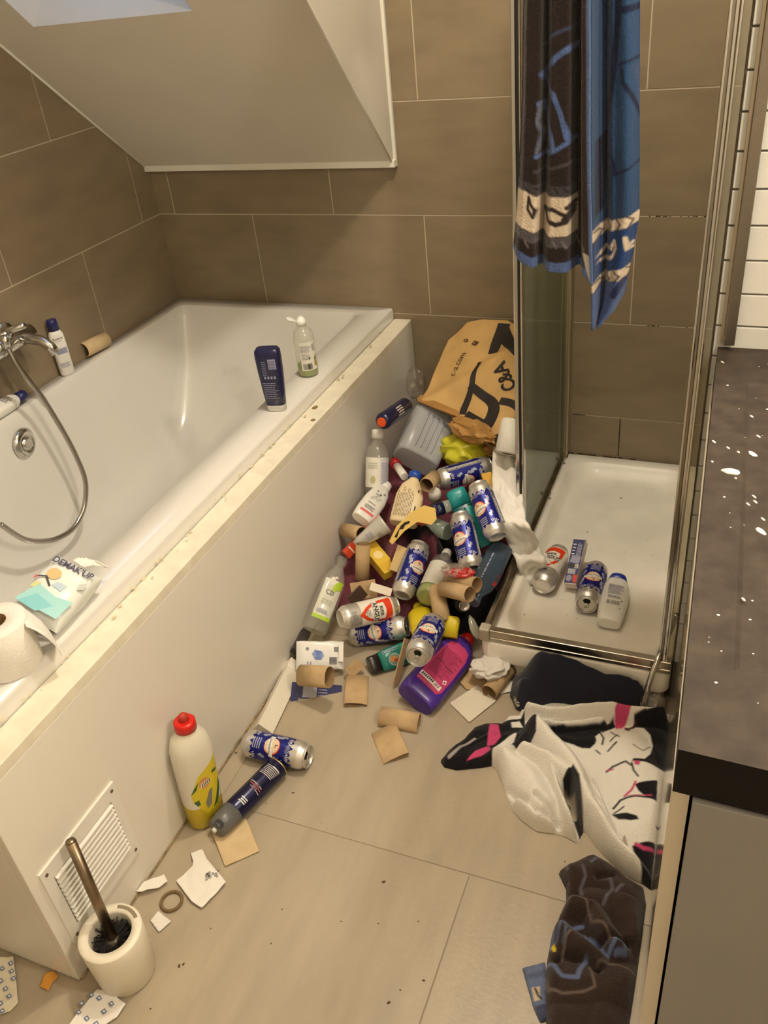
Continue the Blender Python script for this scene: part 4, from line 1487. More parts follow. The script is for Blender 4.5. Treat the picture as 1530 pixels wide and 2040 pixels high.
# cream bottle with blue cap and brown print
S = [(0, .036, .018, 4), (.006, .041, .021, 4), (.09, .040, .021, 4), (.125, .031, .018, 3), (.145, .016, .013, 2), (.152, .013, .013)]
CRM = M('cream_plastic', (230, 212, 170), .4)
b = bottle('cream_bottle', 'cream bottle with blue cap and fine brown print in the heap', 'bottle', S, CRM, [(.150, .019, .017), (.170, .0185, .0165), (.172, .016, .014)], M('cap_blue', (28, 76, 176), .35))
p = Print(front(S), .006)
p.lines(-.032, .015, .016, .112, 11, M('print_brown', (92, 66, 40), .6), 5, .3, True).rect(.021, .025, .025, .108, M('print_dark_brown', (52, 32, 20), .6), 2)
p.build('label_print', b)
place(b, (1.115,-0.706,0.234),(1.105,-0.558,0.313),(0.33,-0.78,0.54), -.1)
# torn yellow card with a hook slot
b = thing('hook_card', 'torn yellow card with a hook slot and orange picture in the heap', 'card')
c_ = [(-.034, 0), (-.026, -.004), (-.012, .030), (.006, .056), (.034, .060), (.040, .074), (.030, .094), (.008, .092), (-.012, .070), (-.030, .034)]
mb = MB()
c_ = [(x * 1.4, z * 1.35) for x, z in c_]
mb.prism([(x, z) for x, z in c_], -.0008, .0008)
o = mb.build('card', M('card_yellow', (224, 192, 106), .6), b)
o.matrix_world = Matrix.Rotation(math.radians(90), 4, 'X')
p = Print(flat(-.0008), 0)
p.poly([(-.031, .040), (-.022, .044), (-.020, .056), (-.010, .066), (-.013, .071), (-.024, .064), (-.031, .052), (-.038, .016), (-.030, .016)], M('slot_dark', (30, 22, 16), .8), 1)
p.build('hook_slot', b)
place(b, (1.157,-0.802,0.231),(1.18,-0.728,0.323),(0.32,-0.76,0.56), -.15)
lump('orange_film', (1.181,-0.708,0.269), .026, M('orange_film', (196, 96, 40), .3), 6, .3, 2.4, None, 3, (1.1, .8, .55), .4)
tag(bpy.data.objects['orange_film'], 'crumpled orange film poking out from behind the yellow hook card', 'film')

# clear bottle of green soap in the heap
S = [(0, .028, .028), (.004, .033, .033), (.02, .034, .034), (.125, .034, .034), (.15, .030, .030), (.165, .016, .016), (.168, .0125, .0125), (.178, .0125, .0125)]
b = thing('soap_bottle', 'clear soap bottle with wide white label leaning against the steep can', 'bottle')
MB().loft(S, 36).build('body', CLEARP, b)
MB().loft([(.003, .026, .026), (.006, .0315, .0315), (.02, .0325, .0325), (.036, .0325, .0325)], 32).build('liquid', GREENL, b)
MB().loft([(.176, .0145, .0145), (.196, .0135, .0135), (.199, .011, .011)], 24).build('cap', WPL, b)
p = Print(around(.0342), .005)
p.rect(-.042, .028, .040, .120, LBL, 0)
p.build('label_print', b)
place(b, (1.244,-0.89,0.139),(1.238,-0.7,0.152),(0.29,-0.74,0.61), 0)

# clear bottle with white and lime label leaning on the bath panel
S = [(0, .030, .022, 3), (.004, .034, .025, 3), (.09, .036, .026, 3), (.15, .033, .024, 2.6), (.18, .022, .018, 2.2), (.195, .013, .013), (.21, .0125, .0125)]
b = bottle('clear_bottle', 'empty clear bottle with white and lime label leaning on the panel', 'bottle', S, CLEARP, [(.205, .015, .015), (.225, .0145, .0145)], CLEARP)
p = Print(front(S), .006)
LIME = M('label_lime', (168, 196, 40), .45)
p.rect(-.026, .032, .026, .150, LBL, 0).rect(-.026, .032, .026, .043, LIME, 1).lines(-.020, .050, .020, .062, 3, LG, 5).lines(-.016, .076, .016, .094, 3, M('print_pale_green', (190, 196, 170), .5), 8)
p.poly([(.000, .122), (.010, .116), (.014, .124), (.025, .126), (.025, .150), (.012, .150), (.004, .140)], LIME, 2).disc(-.006, .152, .006, LBL, 3).disc(.002, .158, .004, LBL, 3)
p.disc(-.004, .112, .009, M('print_olive_dark', (62, 66, 40), .5), 3, .007, r0=.0070).disc(.004, .111, .006, M('print_olive_dark', (62, 66, 40), .5), 3, r0=.0045)
p.build('label_print', b)
place(b, (0.955,-1.017,0.063),(0.97,-0.822,0.173),(0.4,-0.68,0.62), .15)

# white-labelled clear bottle upright at the back of the heap
S = [(0, .027, .027), (.004, .030, .030), (.10, .030, .030), (.125, .027, .027), (.142, .016, .016), (.148, .0125, .0125), (.158, .0125, .0125)]
S = [(z * 1.08, a * 1.17, b_ * 1.17) for z, a, b_ in S]
b = bottle('clear_bottle', 'clear bottle with white cap and white label upright beside the jug', 'bottle', S, CLEARP, [(.168, .0185, .0185), (.193, .018, .018), (.196, .015, .015)], WPL)
p = Print(around(.0353), .005)
p.rect(-.046, .022, .046, .112, LBL, 0).rect(.010, .024, .044, .110, M('label_lilac', (206, 206, 214), .5), 1).lines(.014, .03, .04, .10, 12, LG, 4, .3).disc(-.012, .045, .008, M('label_sand', (190, 182, 140), .6), 2, .012).lines(-.028, .08, .002, .10, 3, M('print_pale_green', (190, 196, 170), .5), 8)
p.build('label_print', b)
place(b, (0.968,-0.549,0.218),(0.955,-0.461,0.381),(0.37,-0.78,0.5), 0)

# navy can with an orange disc behind it
b = thing('deodorant_can', 'navy can with orange disc end lying behind the white-capped clear bottle', 'can')
MB().loft([(0, .022, .022), (.003, .025, .025), (.145, .025, .025), (.150, .024, .024), (.157, .016, .016)], 30).build('body', NAVY, b)
MB().loft([(.157, .0145, .0145), (.160, .0145, .0145), (.161, .012, .012)], 24).build('orange_disc', M('orange_plastic', (222, 84, 26), .4), b)
p = Print(around(.0252), .005)
p.lines(-.014, .06, .014, .10, 4, WHITEP, 3, .5, True)
p.build('label_print', b)
place(b, (1.01,-0.358,0.426),(0.995,-0.516,0.448),(0.36,-0.82,0.45), 0)

# teal bottle
S = [(0, .030, .020, 3), (.005, .034, .023, 3), (.09, .034, .023, 3), (.125, .031, .022, 3), (.128, .029, .021, 3)]
TEAL = M('teal_plastic', (34, 148, 152), .3)
b = bottle('teal_bottle', 'teal bottle with a broad teal cap wedged under the blue cans', 'bottle', S, M('dark_teal', (14, 92, 98), .3), [(.129, .0305, .0225, 3), (.175, .029, .0215, 3), (.180, .024, .017, 3)], TEAL)
place(b, (1.33,-0.675,0.171),(1.23,-0.582,0.291),(0.26,-0.79,0.56), .1)
b = carton('teal_carton', 'flat teal box end showing between the two leaning blue cans', 'box', .03, .02, .12, TEAL)
place(b, (1.352,-0.7,0.196),(1.305,-0.66,0.275),(0.25,-0.78,0.57), .2)
# small clear-capped navy jar
b = thing('deodorant_stick', 'small navy stick with clear cap beside the dark-ended cardboard tube', 'stick')
S = [(0, .018, .012, 3), (.03, .0185, .0125, 3)]
MB().loft([(0, .017, .011, 3), (.002, .0185, .0125, 3), (.034, .0185, .0125, 3)], 28).build('body', NAVY, b)
MB().loft([(.034, .018, .012, 3), (.058, .018, .012, 3), (.064, .014, .009, 3)], 28).build('cap', clear('cloudy_cap', (206, 210, 202), .45, .8, .15), b)
p = Print(front([(0, .0186, .0126, 3), (.06, .0186, .0126, 3)]), .005)
p.lines(-.01, .012, .01, .022, 2, LG, 3)
p.build('label_print', b)
place(b, (1.192,-0.666,0.266),(1.228,-0.614,0.258),(0.29,-0.78,0.55), 0)
b = bottle('white_tube', 'small white rounded cap standing behind the navy stick', 'cap', [(0, .018, .018), (.028, .018, .018), (.036, .013, .013)], M('greyish_white', (206, 202, 194), .35))
place(b, (1.177,-0.605,0.269),(1.183,-0.615,0.297),(0.3,-0.79,0.54), 0)
b = bottle('green_glass', 'pale green clear cup lying behind the dark maroon garment', 'cup', [(0, .024, .024), (.08, .030, .030), (.082, .029, .029)], clear('pale_green_plastic', (196, 210, 196), .4, .9, .1))
place(b, (1.236,-0.671,0.205),(1.16,-0.64,0.199),(0.29,-0.77,0.57), 0)
# crushed dark bottle beside the tray
S = [(0, .026, .014, 3), (.005, .032, .018, 3), (.06, .033, .016, 3), (.12, .034, .019, 3), (.16, .028, .016, 2.6), (.185, .014, .012), (.205, .013, .012)]
DKB = clear('dark_blue_clear', (120, 146, 170), .22, .9, .12)
b = bottle('crushed_bottle', 'crushed dark blue-grey clear bottle beside the tray edge', 'bottle', S, DKB, [(.2, .015, .015), (.218, .0145, .0145)], DKB)
p = Print(front(S), .006)
p.lines(.010, .05, .016, .15, 1, LG, 3, .6, True).poly([(-.030, .112), (-.024, .11), (-.022, .15), (-.028, .145)], RED, 1)
p.build('label_print', b)
place(b, (1.398,-0.697,0.202),(1.381,-0.908,0.169),(0.23,-0.76,0.61), math.pi * .0)
# black can whose silver base faces out
b = thing('black_can', 'black can with its silver disc end facing out of the heap', 'can')
MB().loft([(0, .020, .020), (.004, .0235, .0235), (.13, .0235, .0235), (.135, .02, .02)], 30).build('body', M('black_metal', (22, 22, 24), .35, .3), b)
MB().loft([(-.002, .004, .004), (-.001, .008, .008), (-.003, .009, .009), (-.0015, .013, .013), (-.004, .0145, .0145), (0, .0155, .0155)], 28).build('base_disc', ALUD, b)
place(b, (1.351,-0.9,0.146),(1.279,-0.8,0.104),(0.26,-0.73,0.63), 0)
# yellow bottle and yellow cap
YEL = M('yellow_plastic', (206, 184, 30), .4)
b = bottle('yellow_bottle', 'yellow bottle lying under the open dark can and clear soap bottle', 'bottle', [(0, .03, .02, 3), (.005, .035, .024, 3), (.10, .034, .024, 3), (.12, .02, .018, 2.4), (.125, .014, .014)], YEL, [(.125, .015, .015), (.14, .015, .015)], YEL)
place(b, (1.271,-0.985,0.08),(1.208,-0.871,0.081),(0.29,-0.7,0.65), 0)
b = bottle('aerosol_lid', 'yellow rounded lid showing above the upper end of the purple bottle', 'cap', [(0, .019, .017, 3), (.045, .019, .017, 3), (.054, .016, .014, 3), (.056, .010, .010, 3)], YEL)
place(b, (1.328,-0.962,0.082),(1.325,-0.918,0.118),(0.26,-0.71,0.66), 0)
# clear leaf-shaped shard
b = thing('plastic_shard', 'clear leaf-shaped piece of packaging against the shower tray', 'packaging')
mb = MB()
mb.loft([(0, .002, .001), (.012, .009, .003), (.03, .012, .004), (.05, .009, .003), (.066, .0015, .001)], 20)
mb.build('shell', clear('cloudy_clear', (206, 204, 184), .35, 1, .12), b)
place(b, (1.405,-0.965,0.097),(1.374,-0.932,0.145),(0.24,-0.71,0.66), .3)
# cosmetics tin beneath the can by the wipes
S = [(0, .0225, .015, 4), (.003, .0245, .0165, 4), (.03, .025, .017, 4)]
b = thing('shower_gel', 'teal bottle with black cap and round picture lying under the blue can', 'bottle')
MB().loft(S, 32).build('cap', M('black_cap', (36, 30, 28), .3), b)
S2 = [(.03, .0255, .0175, 4), (.05, .029, .0185, 4), (.11, .030, .019, 4), (.125, .026, .016, 4)]
MB().loft(S2, 36).build('body', M('teal_green', (22, 120, 112), .25), b)
p = Print(front(S2), .005)
p.disc(.006, .068, .017, M('badge_silver', (186, 196, 190), .3, .5), 0).disc(.006, .068, .0135, M('badge_green', (96, 142, 124), .4), 1).disc(.004, .066, .008, M('badge_tan', (186, 132, 76), .5), 2, .011).disc(.010, .071, .005, M('badge_red', (150, 62, 40), .5), 3, .007).lines(-.024, .04, -.014, .09, 2, LG, 3, .4, True)
p.build('label_print', b)
place(b, (1.132,-1.061,0.02),(1.22,-0.973,0.02),(0.32,-0.66,0.68), 0)
b = carton('brown_flap', 'thin folded cardboard strip standing between the teal bottle and purple bottle', 'cardboard', .022, .004, .12, CARD)
place(b, (1.219,-1.096,0.012),(1.227,-1.01,0.096),(0.31,-0.66,0.68), .9)
# wipes packs
def wipes(name, label, w, L, h_):
    root = thing(name, label, 'wipes pack')
    mb = MB()

    def fn(u, v):
        a = 2 * math.pi * u
        c, s = math.cos(a), math.sin(a)
        k = 1 - abs(2 * v - 1) ** 6
        n = 2 / 3.2
        x = w / 2 * math.copysign(abs(c) ** n, c) * (1 - .03 * (1 - k))
        y = h_ / 2 * math.copysign(abs(s) ** n, s) * (.12 + .88 * k)
        q = noise.noise((u * 6, v * 5, w * 90)) * .003
        return (x + q, y + q * .7, L * v)
    mb.grid(fn, 44, 24)
    return root, mb


root, mb = wipes('wipes_pack', 'white wipes pack with a blue print lying by the panel', .075, .125, .032)
mb.build('pack', M('pack_film', (234, 234, 232), .3), root)
p = Print(flat(-.0168), 0)
p.poly([(-.016, .050), (-.004, .042), (.010, .050), (.012, .066), (.002, .074), (-.010, .070)], M('print_soft_blue', (140, 160, 206), .5), 0)
for k in range(6):
    p.rect(-.012 + .004 * k, .050 + .003 * (k % 2), -.0095 + .004 * k, .066, M('print_mid_blue', (84, 110, 182), .5), 1)
p.rect(.004, .088, .022, .108, GREYP, 0).lines(.006, .090, .020, .106, 4, INK, 5, .3).rect(-.022, .100, -.010, .116, GREYP, 0).disc(-.018, .030, .004, GREYP, 0).lines(.015, .03, .025, .045, 2, LG, 3)
p.build('pack_print', root)
MB().box((-.030, -.0185, .112), (.016, -.0165, .124)).build('lid_tab', WPL, root, bevel=.0006)
place(root, (0.95,-1.116,0.062),(1.064,-1.067,0.047),(0.4,-0.63,0.67), 0)

root, mb = wipes('wipes_pack', 'open make-up wipes pack on the bath rim behind the toilet roll', .10, .145, .055)
mb.build('pack', M('pack_film_teal', (222, 226, 220), .3), root)
p = Print(flat(-.0285), 0)
p.text('DEMAK’UP', .0, .121, .0185, M('print_indigo', (52, 46, 82), .5), 0, .03, .95, 4)
p.poly([(-.046, .012), (.040, .010), (.044, .055), (.010, .050), (-.030, .060)], M('pack_aqua', (150, 204, 206), .35), 0).poly([(-.040, .010), (.0, .006), (.02, .030), (-.02, .04)], M('pack_deep_aqua', (120, 190, 198), .35), 1)
p.disc(-.020, .092, .013, M('pack_tan', (206, 176, 120), .5), 2).poly([(-.042, .075), (-.028, .082), (-.010, .066), (-.012, .063), (-.029, .078), (-.042, .071)], INK, 3).poly([(-.010, .068), (.012, .064), (.016, .080), (-.004, .080)], M('pack_pale_blue', (176, 196, 210), .4), 2)
p.poly([(.034, .082), (.044, .088), (.042, .104), (.032, .096)], M('pack_grey', (186, 190, 186), .4), 2).rect(-.046, .066, -.042, .074, M('print_red3', (196, 70, 70), .5), 2).poly([(-.040, .046), (-.030, .050), (-.028, .064), (-.038, .060)], M('pack_olive', (196, 198, 140), .5), 2)
p.build('pack_print', root)
ribbon('wipe_sheet', [((.0, -.02, .140), (1, 0, 0)), ((.004, -.012, .158), (1, .2, 0)), ((.014, .0, .172), (1, .3, .1)), ((.03, .004, .180), (1, .4, .2))], .03, TISSUE, .003, 3, 20, 6, root)
place(root, (.800, -1.700, .634), (.798, -1.565, .648), (.42, -.30, .86), 0)

# toilet rolls
def toilet_roll(label, args, R=.054, L=.098):
    root = thing('toilet_roll', label, 'toilet roll')
    MB().loft([(.001, .021, .021), (0, .022, .022), (0, R - .003, R - .003), (.003, R, R), (L - .003, R, R), (L, R - .003, R - .003), (L, .022, .022), (L - .001, .021, .021)], 44, cap=(False, False)).build('paper', TISSUE, root)
    MB().loft([(.0005, .0212, .0212), (L - .0005, .0212, .0212)], 28, cap=(False, False)).build('core', CARDIN, root)
    return place(root, *args)


tr = toilet_roll('white toilet roll standing on the near bath rim', ((.800, -1.772, .5985), (.800, -1.772, 1.5), (.6, -.8, 0)))
q = [Vector(v) - Vector((.800, -1.772, .5985)) for v in ((0.856,-1.802,0.69), (0.837,-1.738,0.694), (0.888,-1.791,0.601), (0.872,-1.737,0.601))]
mb = MB()
mb.grid(lambda u, v: tuple((q[0] * (1 - u) + q[1] * u) * (1 - v) + (q[2] * (1 - u) + q[3] * u) * v + Vector((.010, -.004, .006)) * math.sin(math.pi * v) + Vector((.002, 0, .002)) * noise.noise((u * 3, v * 3, 4))), 10, 16)
mb.build('loose_sheet', TISSUE, tr, solid=.0006)
toilet_roll('half-used toilet roll wedged behind the shower post under the paper bag', ((1.363,-0.476,0.363),(1.369,-0.416,0.44),(0.22,-0.85,0.48)), .041)

# strip of paper hanging from the heap over the tray edge
ST = M('strip_tissue', (240, 236, 228), .95, bump=.4, bscale=120)
q = [(1.339,-0.398,0.337),(1.352,-0.47,0.325),(1.376,-0.552,0.31),(1.402,-0.625,0.293),(1.435,-0.694,0.278),(1.449,-0.653,0.185),(1.476,-0.694,0.168),(1.482,-0.686,0.12),(1.49,-0.684,0.085)]
W_ = [(1, .1, 0), (1, .05, 0), (1, .1, .1), (1, .1, 0), (1, .2, -.15), (1, .35, 0), (1, .2, .1), (1, .1, .2), (.8, .1, .5)]
o = ribbon('paper_strip', list(zip(q, W_)), .082, ST, .012, 6, 90, 14)
tag(o, 'long crumpled strip of white paper hanging over the shower tray edge', 'toilet paper')
q = [(1.488,-0.614,0.165),(1.484,-0.571,0.195),(1.486,-0.618,0.15),(1.484,-0.647,0.1)]
lump('paper_wad', (1.478,-0.646,0.125), .045, ST, 9, .34, 1.3, None, 4, (.62, 1.05, .55), 1.2)
tag(bpy.data.objects['paper_wad'], 'white paper wad at the lower end of the hanging strip', 'toilet paper')

# translucent jug
b = thing('plastic_jug', 'large translucent white jug with ribbed side leaning in the corner heap', 'jug')
S = [(0, .064, .045, 4), (.008, .070, .051, 4), (.17, .072, .052, 4), (.205, .062, .046, 3.4), (.235, .034, .030, 2.4), (.25, .022, .022), (.265, .021, .021)]
JUG = clear('frosted_plastic', (218, 222, 228), .62, .7, .22)
MB().loft(S, 44).build('body', JUG, b)
mb = MB()
for k in range(4):
    x = -.027 + .018 * k
    mb.tube([(x, -.0512, .02), (x, -.0525, .04), (x, -.0528, .13), (x, -.0512, .15)], .0032, 8)
mb.build('ribs', JUG, b)['kind'] = 'stuff'
place(b, (1.057,-0.439,0.279),(1.072,-0.182,0.377),(0.32,-0.82,0.47), .12)

# yellow film and brown film
YF = M('yellow_film', (206, 202, 54), .3)
lump('yellow_film', (1.199,-0.368,0.301), .074, YF, 4, .30, 1.3, None, 4, (.95, .7, .55), .3)
tag(bpy.data.objects['yellow_film'], 'crumpled lime yellow plastic film above the topmost can', 'film')
BF = clear('brown_film', (206, 158, 92), .7, .8, .2)
lump('brown_film', (1.232,-0.401,0.386), .055, BF, 5, .34, 1.6, None, 4, (1.25, .5, .5), -.4)
tag(bpy.data.objects['brown_film'], 'crumpled brown wrapping film between paper bag and yellow film', 'film')
lump('brown_film', (1.293,-0.379,0.322), .035, BF, 7, .34, 1.5, None, 4, (.9, .9, .5), .4)
tag(bpy.data.objects['brown_film.001'], 'small crumpled brown film beside the yellow film and paper strip', 'film')
lump('clear_wrapper', (1.321,-0.867,0.231), .027, clear('red_wrap', (236, 226, 220), .2, 1, .1), 8, .36, 1.5, None, 4, (1.2, .8, .40), .3)
tag(bpy.data.objects['clear_wrapper'], 'torn clear wrapper lying on the two open cardboard tubes', 'wrapper')
lump('red_wrapper', (1.336,-0.875,0.232), .023, M('red_film', (186, 46, 44), .25), 11, .36, 1.5, None, 4, (1.3, .6, .4), .25)
tag(bpy.data.objects['red_wrapper'], 'torn red wrapper piece lying on the two open cardboard tubes', 'wrapper')
lump('clear_bag', (1,-0.235,0.442), .036, clear('thin_film', (240, 238, 232), .05, 1, .12), 12, .34, 1.4, None, 4, (.7, .7, 1.2), 0)
tag(bpy.data.objects['clear_bag'], 'clear crumpled bag in the corner above the jug', 'bag')
b = bottle('red_cap_bottle', 'small red-capped white tube behind the cream bottle', 'tube', [(0, .012, .012), (.07, .012, .012)], WPL, [(.07, .0165, .0165), (.095, .0165, .0165), (.098, .013, .013)], M('dark_red_plastic', (158, 26, 24), .35))
place(b, (1.066,-0.548,0.292),(1.007,-0.477,0.292),(0.34,-0.79,0.51), 0)
b = carton('amber_card', 'amber yellow card edge between the topmost can and paper strip', 'card', .03, .008, .09, M('amber_card', (216, 166, 50), .6))
place(b, (1.34,-0.557,0.249),(1.309,-0.513,0.294),(0.24,-0.81,0.53), .3)
b = carton('white_card', 'small white card tongue above the white and red can', 'card', .022, .006, .06, M('white_card', (232, 224, 208), .6))
place(b, (1.087,-0.904,0.16),(1.13,-0.897,0.146),(0.35,-0.7,0.62), 0)
b = carton('brown_card', 'brown card scrap behind the white and red can by the clear bottle', 'card', .05, .004, .07, CARD)
place(b, (1.03,-0.912,0.133),(1.079,-0.885,0.134),(0.37,-0.69,0.62), .2)
b = carton('dark_sachet', 'small dark brown sachet beside the lime-labelled bottle', 'sachet', .035, .008, .05, M('dark_brown_film', (56, 38, 30), .35))
place(b, (1.047,-0.95,0.131),(1.063,-0.909,0.141),(0.37,-0.69,0.62), .3)
b = carton('beige_card', 'pale beige card scrap tucked beside the steep blue can and yellow carton', 'card', .045, .003, .075, M('beige_card', (214, 186, 132), .7))
place(b, (1.136,-0.831,0.162),(1.141,-0.772,0.2),(0.33,-0.73,0.6), .2)
b = carton('torn_card', 'folded brown card scrap at the end of the wipes pack', 'cardboard', .03, .012, .045, CARD)
place(b, (1.087,-1.1,0.018),(1.108,-1.074,0.032),(0.36,-0.63,0.68), .4)
b = carton('dark_tube', 'dark grey tube lying against the panel behind the wipes pack', 'tube', .03, .02, .09, M('dark_grey_plastic', (66, 60, 58), .4))
place(b, (0.93,-1.085,0.04),(0.919,-1.026,0.037),(0.42,-0.63,0.66), .2)

# ------------------------------------------------------------------ toilet brush
b = thing('toilet_brush', 'toilet brush with steel handle in a white round holder by the vent', 'toilet brush')
HP = M('holder_plastic', (236, 228, 210), .35)
MB().loft([(.002, .045, .045), (0, .050, .050), (.004, .054, .054), (.10, .0585, .0585), (.128, .0590, .0590), (.131, .0575, .0575), (.131, .0405, .0405), (.126, .0395, .0395), (.05, .037, .037), (.012, .035, .035)], 52, cap=(True, True)).build('holder', HP, b)
mb = MB()
N = 16
sl_ = []
for r_ in (.0465, .0535):
    sl_.append([(r_ * math.cos(math.radians(58 + 58 * i / N)), r_ * math.sin(math.radians(58 + 58 * i / N)), .1312) for i in range(N + 1)])
mb.add(sl_[0] + sl_[1], [(i, i + 1, N + 2 + i, N + 1 + i) for i in range(N)], 0, False)
mb.build('rim_slot', M('slot_grey', (138, 126, 104), .8), b, normals=False)
MB().tube([(.0, .0, .075), (-.050, .032, .330)], .0098, 20).tube([(-.050, .032, .330), (-.0506, .0324, .333)], .0086, 20).build('handle', M('stained_steel', (142, 126, 104), .32, 1, var=.12, vscale=30), b)
MB().loft([(0, .017, .017), (.006, .018, .018), (.014, .014, .014), (.02, .0105, .0105)], 26).build('collar', clear('smoky_plastic', (120, 110, 96), .5, .9, .15), b).matrix_world = Matrix.Translation((-.001, 0, .086)) @ Matrix.Rotation(math.radians(-11), 4, 'Y')
mb = MB()
rd = random.Random(2)
for i in range(1500):
    a = rd.random() * 2 * math.pi
    r1 = .026 + .0115 * rd.random()
    z = .030 + .082 * rd.random()
    r0 = .008
    d = rd.gauss(0, .16)
    x1, y1 = r1 * math.cos(a + d), r1 * math.sin(a + d)
    w = .0011
    z1 = z + .012 * rd.random() - .002
    mb.add([(r0 * math.cos(a), r0 * math.sin(a), z), (x1 - w * math.sin(a), y1 + w * math.cos(a), z1), (x1 + w * math.sin(a), y1 - w * math.cos(a), z1), (x1, y1, z1 + .0016)], [(0, 1, 2), (0, 2, 3), (0, 3, 1)], 0, False)
o = mb.build('bristles', M('dark_bristle', (30, 24, 24), .7), b, normals=False)
o['kind'] = 'stuff'
b.matrix_world = Matrix.Translation((.988, -1.946, .0)) @ Matrix.Rotation(math.radians(-6), 4, 'Z')

# ------------------------------------------------------------------ paper carrier bag
KRAFT = M('kraft_paper', (206, 168, 108), .75, bump=.2, bscale=40, var=.04, vscale=14)
KIN = M('kraft_inside', (168, 124, 66), .8)
BO, BU, BW = (1.03,-0.289,0.408), (1.314,-0.45,0.376), (1.109,-0.022,0.562)
BP = [(0.007,-0.007),(-0.012,0.048),(-0.049,0.141),(-0.089,0.228),(-0.082,0.314),(-0.036,0.344),(0.04,0.378),(0.094,0.375),(0.167,0.322),(0.295,0.175),(0.371,0.074),(0.369,0.01),(0.325,0.001),(0.163,0.018)]
O_, U_, W2 = Vector(BO), Vector(BU), Vector(BW)
e_ = (U_ - O_).normalized()
n_v = e_.cross(W2 - O_).normalized()
g_ = n_v.cross(e_)


def bagfn(u, v, off):
    """the crumpled front of the bag: plan coordinates on its plane to space"""
    w = .009 * noise.noise((u * 9, v * 9, 2)) + .004 * noise.noise((u * 19, v * 17, 5)) + .016 * math.exp(-((u - v * .45 - .02) / .03) ** 2)
    return tuple(O_ + e_ * u + g_ * v + n_v * (-1 if n_v.y > 0 else 1) * (w + off))


def sheet_poly(fn, poly, cell, thick, mats, name, parent):
    xs, ys = [q[0] for q in poly], [q[1] for q in poly]
    gx, gy = np.arange(min(xs) - cell, max(xs) + 2 * cell, cell), np.arange(min(ys) - cell, max(ys) + 2 * cell, cell)
    P = np.array([(x, y) for y in gy for x in gx])
    ins = inside(P, poly)
    d, near = dist(P, poly, True)
    keep = ins | (d < cell * 1.5)
    out = keep & ~ins
    P[out] = near[out]
    idx = -np.ones(len(P), int)
    k = np.where(keep)[0]
    idx[k] = np.arange(len(k))
    q = np.arange(len(P)).reshape(len(gy), len(gx))
    F = np.stack([q[:-1, :-1], q[:-1, 1:], q[1:, 1:], q[1:, :-1]], -1).reshape(-1, 4)
    F = F[keep[F].all(1) & ins[F].any(1)]
    fr_ = [fn(x, y, 0) for x, y in P[k]]
    mb = MB()
    mb.add(fr_, idx[F].tolist())
    return mb.build(name, mats, parent, normals=True, solid=thick)


bag = thing('paper_bag', 'brown paper carrier bag with black lettering leaning in the corner', 'paper bag')
sheet_poly(bagfn, BP, .004, .0012, KRAFT, 'front_sheet', bag)
BACKP = [(u * .97 + .004, v * .97 + .004) for u, v in BP]
sheet_poly(lambda u, v, o: tuple(Vector(bagfn(u, v, 0)) - n_v * (-1 if n_v.y > 0 else 1) * (.018 + .012 * noise.noise((u * 8, v * 7, 9)))), BACKP, .008, .0012, KIN, 'back_sheet', bag)
mb = MB()
m_ = len(BP)
side_vs = []
for (u, v), (u2, v2) in zip(BP, BACKP):
    a_ = Vector(bagfn(u, v, 0))
    b_v = Vector(bagfn(u2, v2, 0)) - n_v * (-1 if n_v.y > 0 else 1) * (.018 + .012 * noise.noise((u2 * 8, v2 * 7, 9)))
    side_vs += [a_, b_v]
mb.add(side_vs, [(2 * i, 2 * i + 1, 2 * ((i + 1) % m_) + 1, 2 * ((i + 1) % m_)) for i in range(m_ - 1)], 0, False)
mb.build('gusset', KIN, bag, normals=False)


p = Print(lambda u, v, off: bagfn(u, v, off + .0016), .005)
BINK = M('bag_ink', (30, 24, 22), .7)


def stroke(p, pts, w0, w1, m, ly):
    """a broad printed brush stroke along pts"""
    P = smooth_path([(x, y, 0) for x, y in pts], 26)
    L, R_ = [], []
    for i, q in enumerate(P):
        t = (P[min(i + 1, len(P) - 1)] - P[max(i - 1, 0)]).normalized()
        w = (w0 + (w1 - w0) * i / (len(P) - 1)) / 2
        L.append((q.x - t.y * w, q.y + t.x * w))
        R_.append((q.x + t.y * w, q.y - t.x * w))
    n = len(L)
    p.raw(L + R_, [(i, i + 1, n + i + 1, n + i) for i in range(n - 1)], m, ly)


def bag_stroke(pts, w0, w1):
    stroke(p, pts, w0, w1, BINK, 1)


bag_stroke([(0.042,0.363),(0.064,0.313),(0.093,0.252)], .042, .034)
bag_stroke([(0.049,0.344),(0.111,0.308),(0.165,0.29),(0.206,0.287)], .045, .03)
bag_stroke([(0.077,0.209),(0.1,0.155),(0.138,0.093),(0.168,0.029)], .012, .024)
bag_stroke([(0.114,0.124),(0.164,0.117),(0.212,0.111),(0.241,0.095),(0.26,0.058),(0.253,0.03),(0.178,0.026)], .026, .045)
bag_stroke([(0.238,0.124),(0.268,0.134),(0.3,0.132),(0.336,0.115)], .028, .02)
bag_stroke([(0.338,0.1),(0.33,0.071),(0.338,0.036),(0.322,0.007)], .03, .045)
q0, q1, q2 = [(0.031,0.121),(0,0.214),(0.017,0.167)]
ang = math.atan2(q1[1] - q0[1], q1[0] - q0[0])
DINK = M('bag_ink_soft', (74, 46, 24), .7)
p.text('c-a.com', q2[0], q2[1], math.hypot(q1[0] - q0[0], q1[1] - q0[1]) / 3.3, DINK, ang, .002, 1, 2)
q0, q1, q2 = [(0.242,0.172),(0.138,0.23),(0.193,0.2)]
ang = math.atan2(q1[1] - q0[1], q1[0] - q0[0])
p.text('C&A', q2[0], q2[1], math.hypot(q1[0] - q0[0], q1[1] - q0[1]) / 2.0, BINK, ang, .03, .92, 2)
q0, q1 = [(-0.032,0.255),(0.006,0.259)]
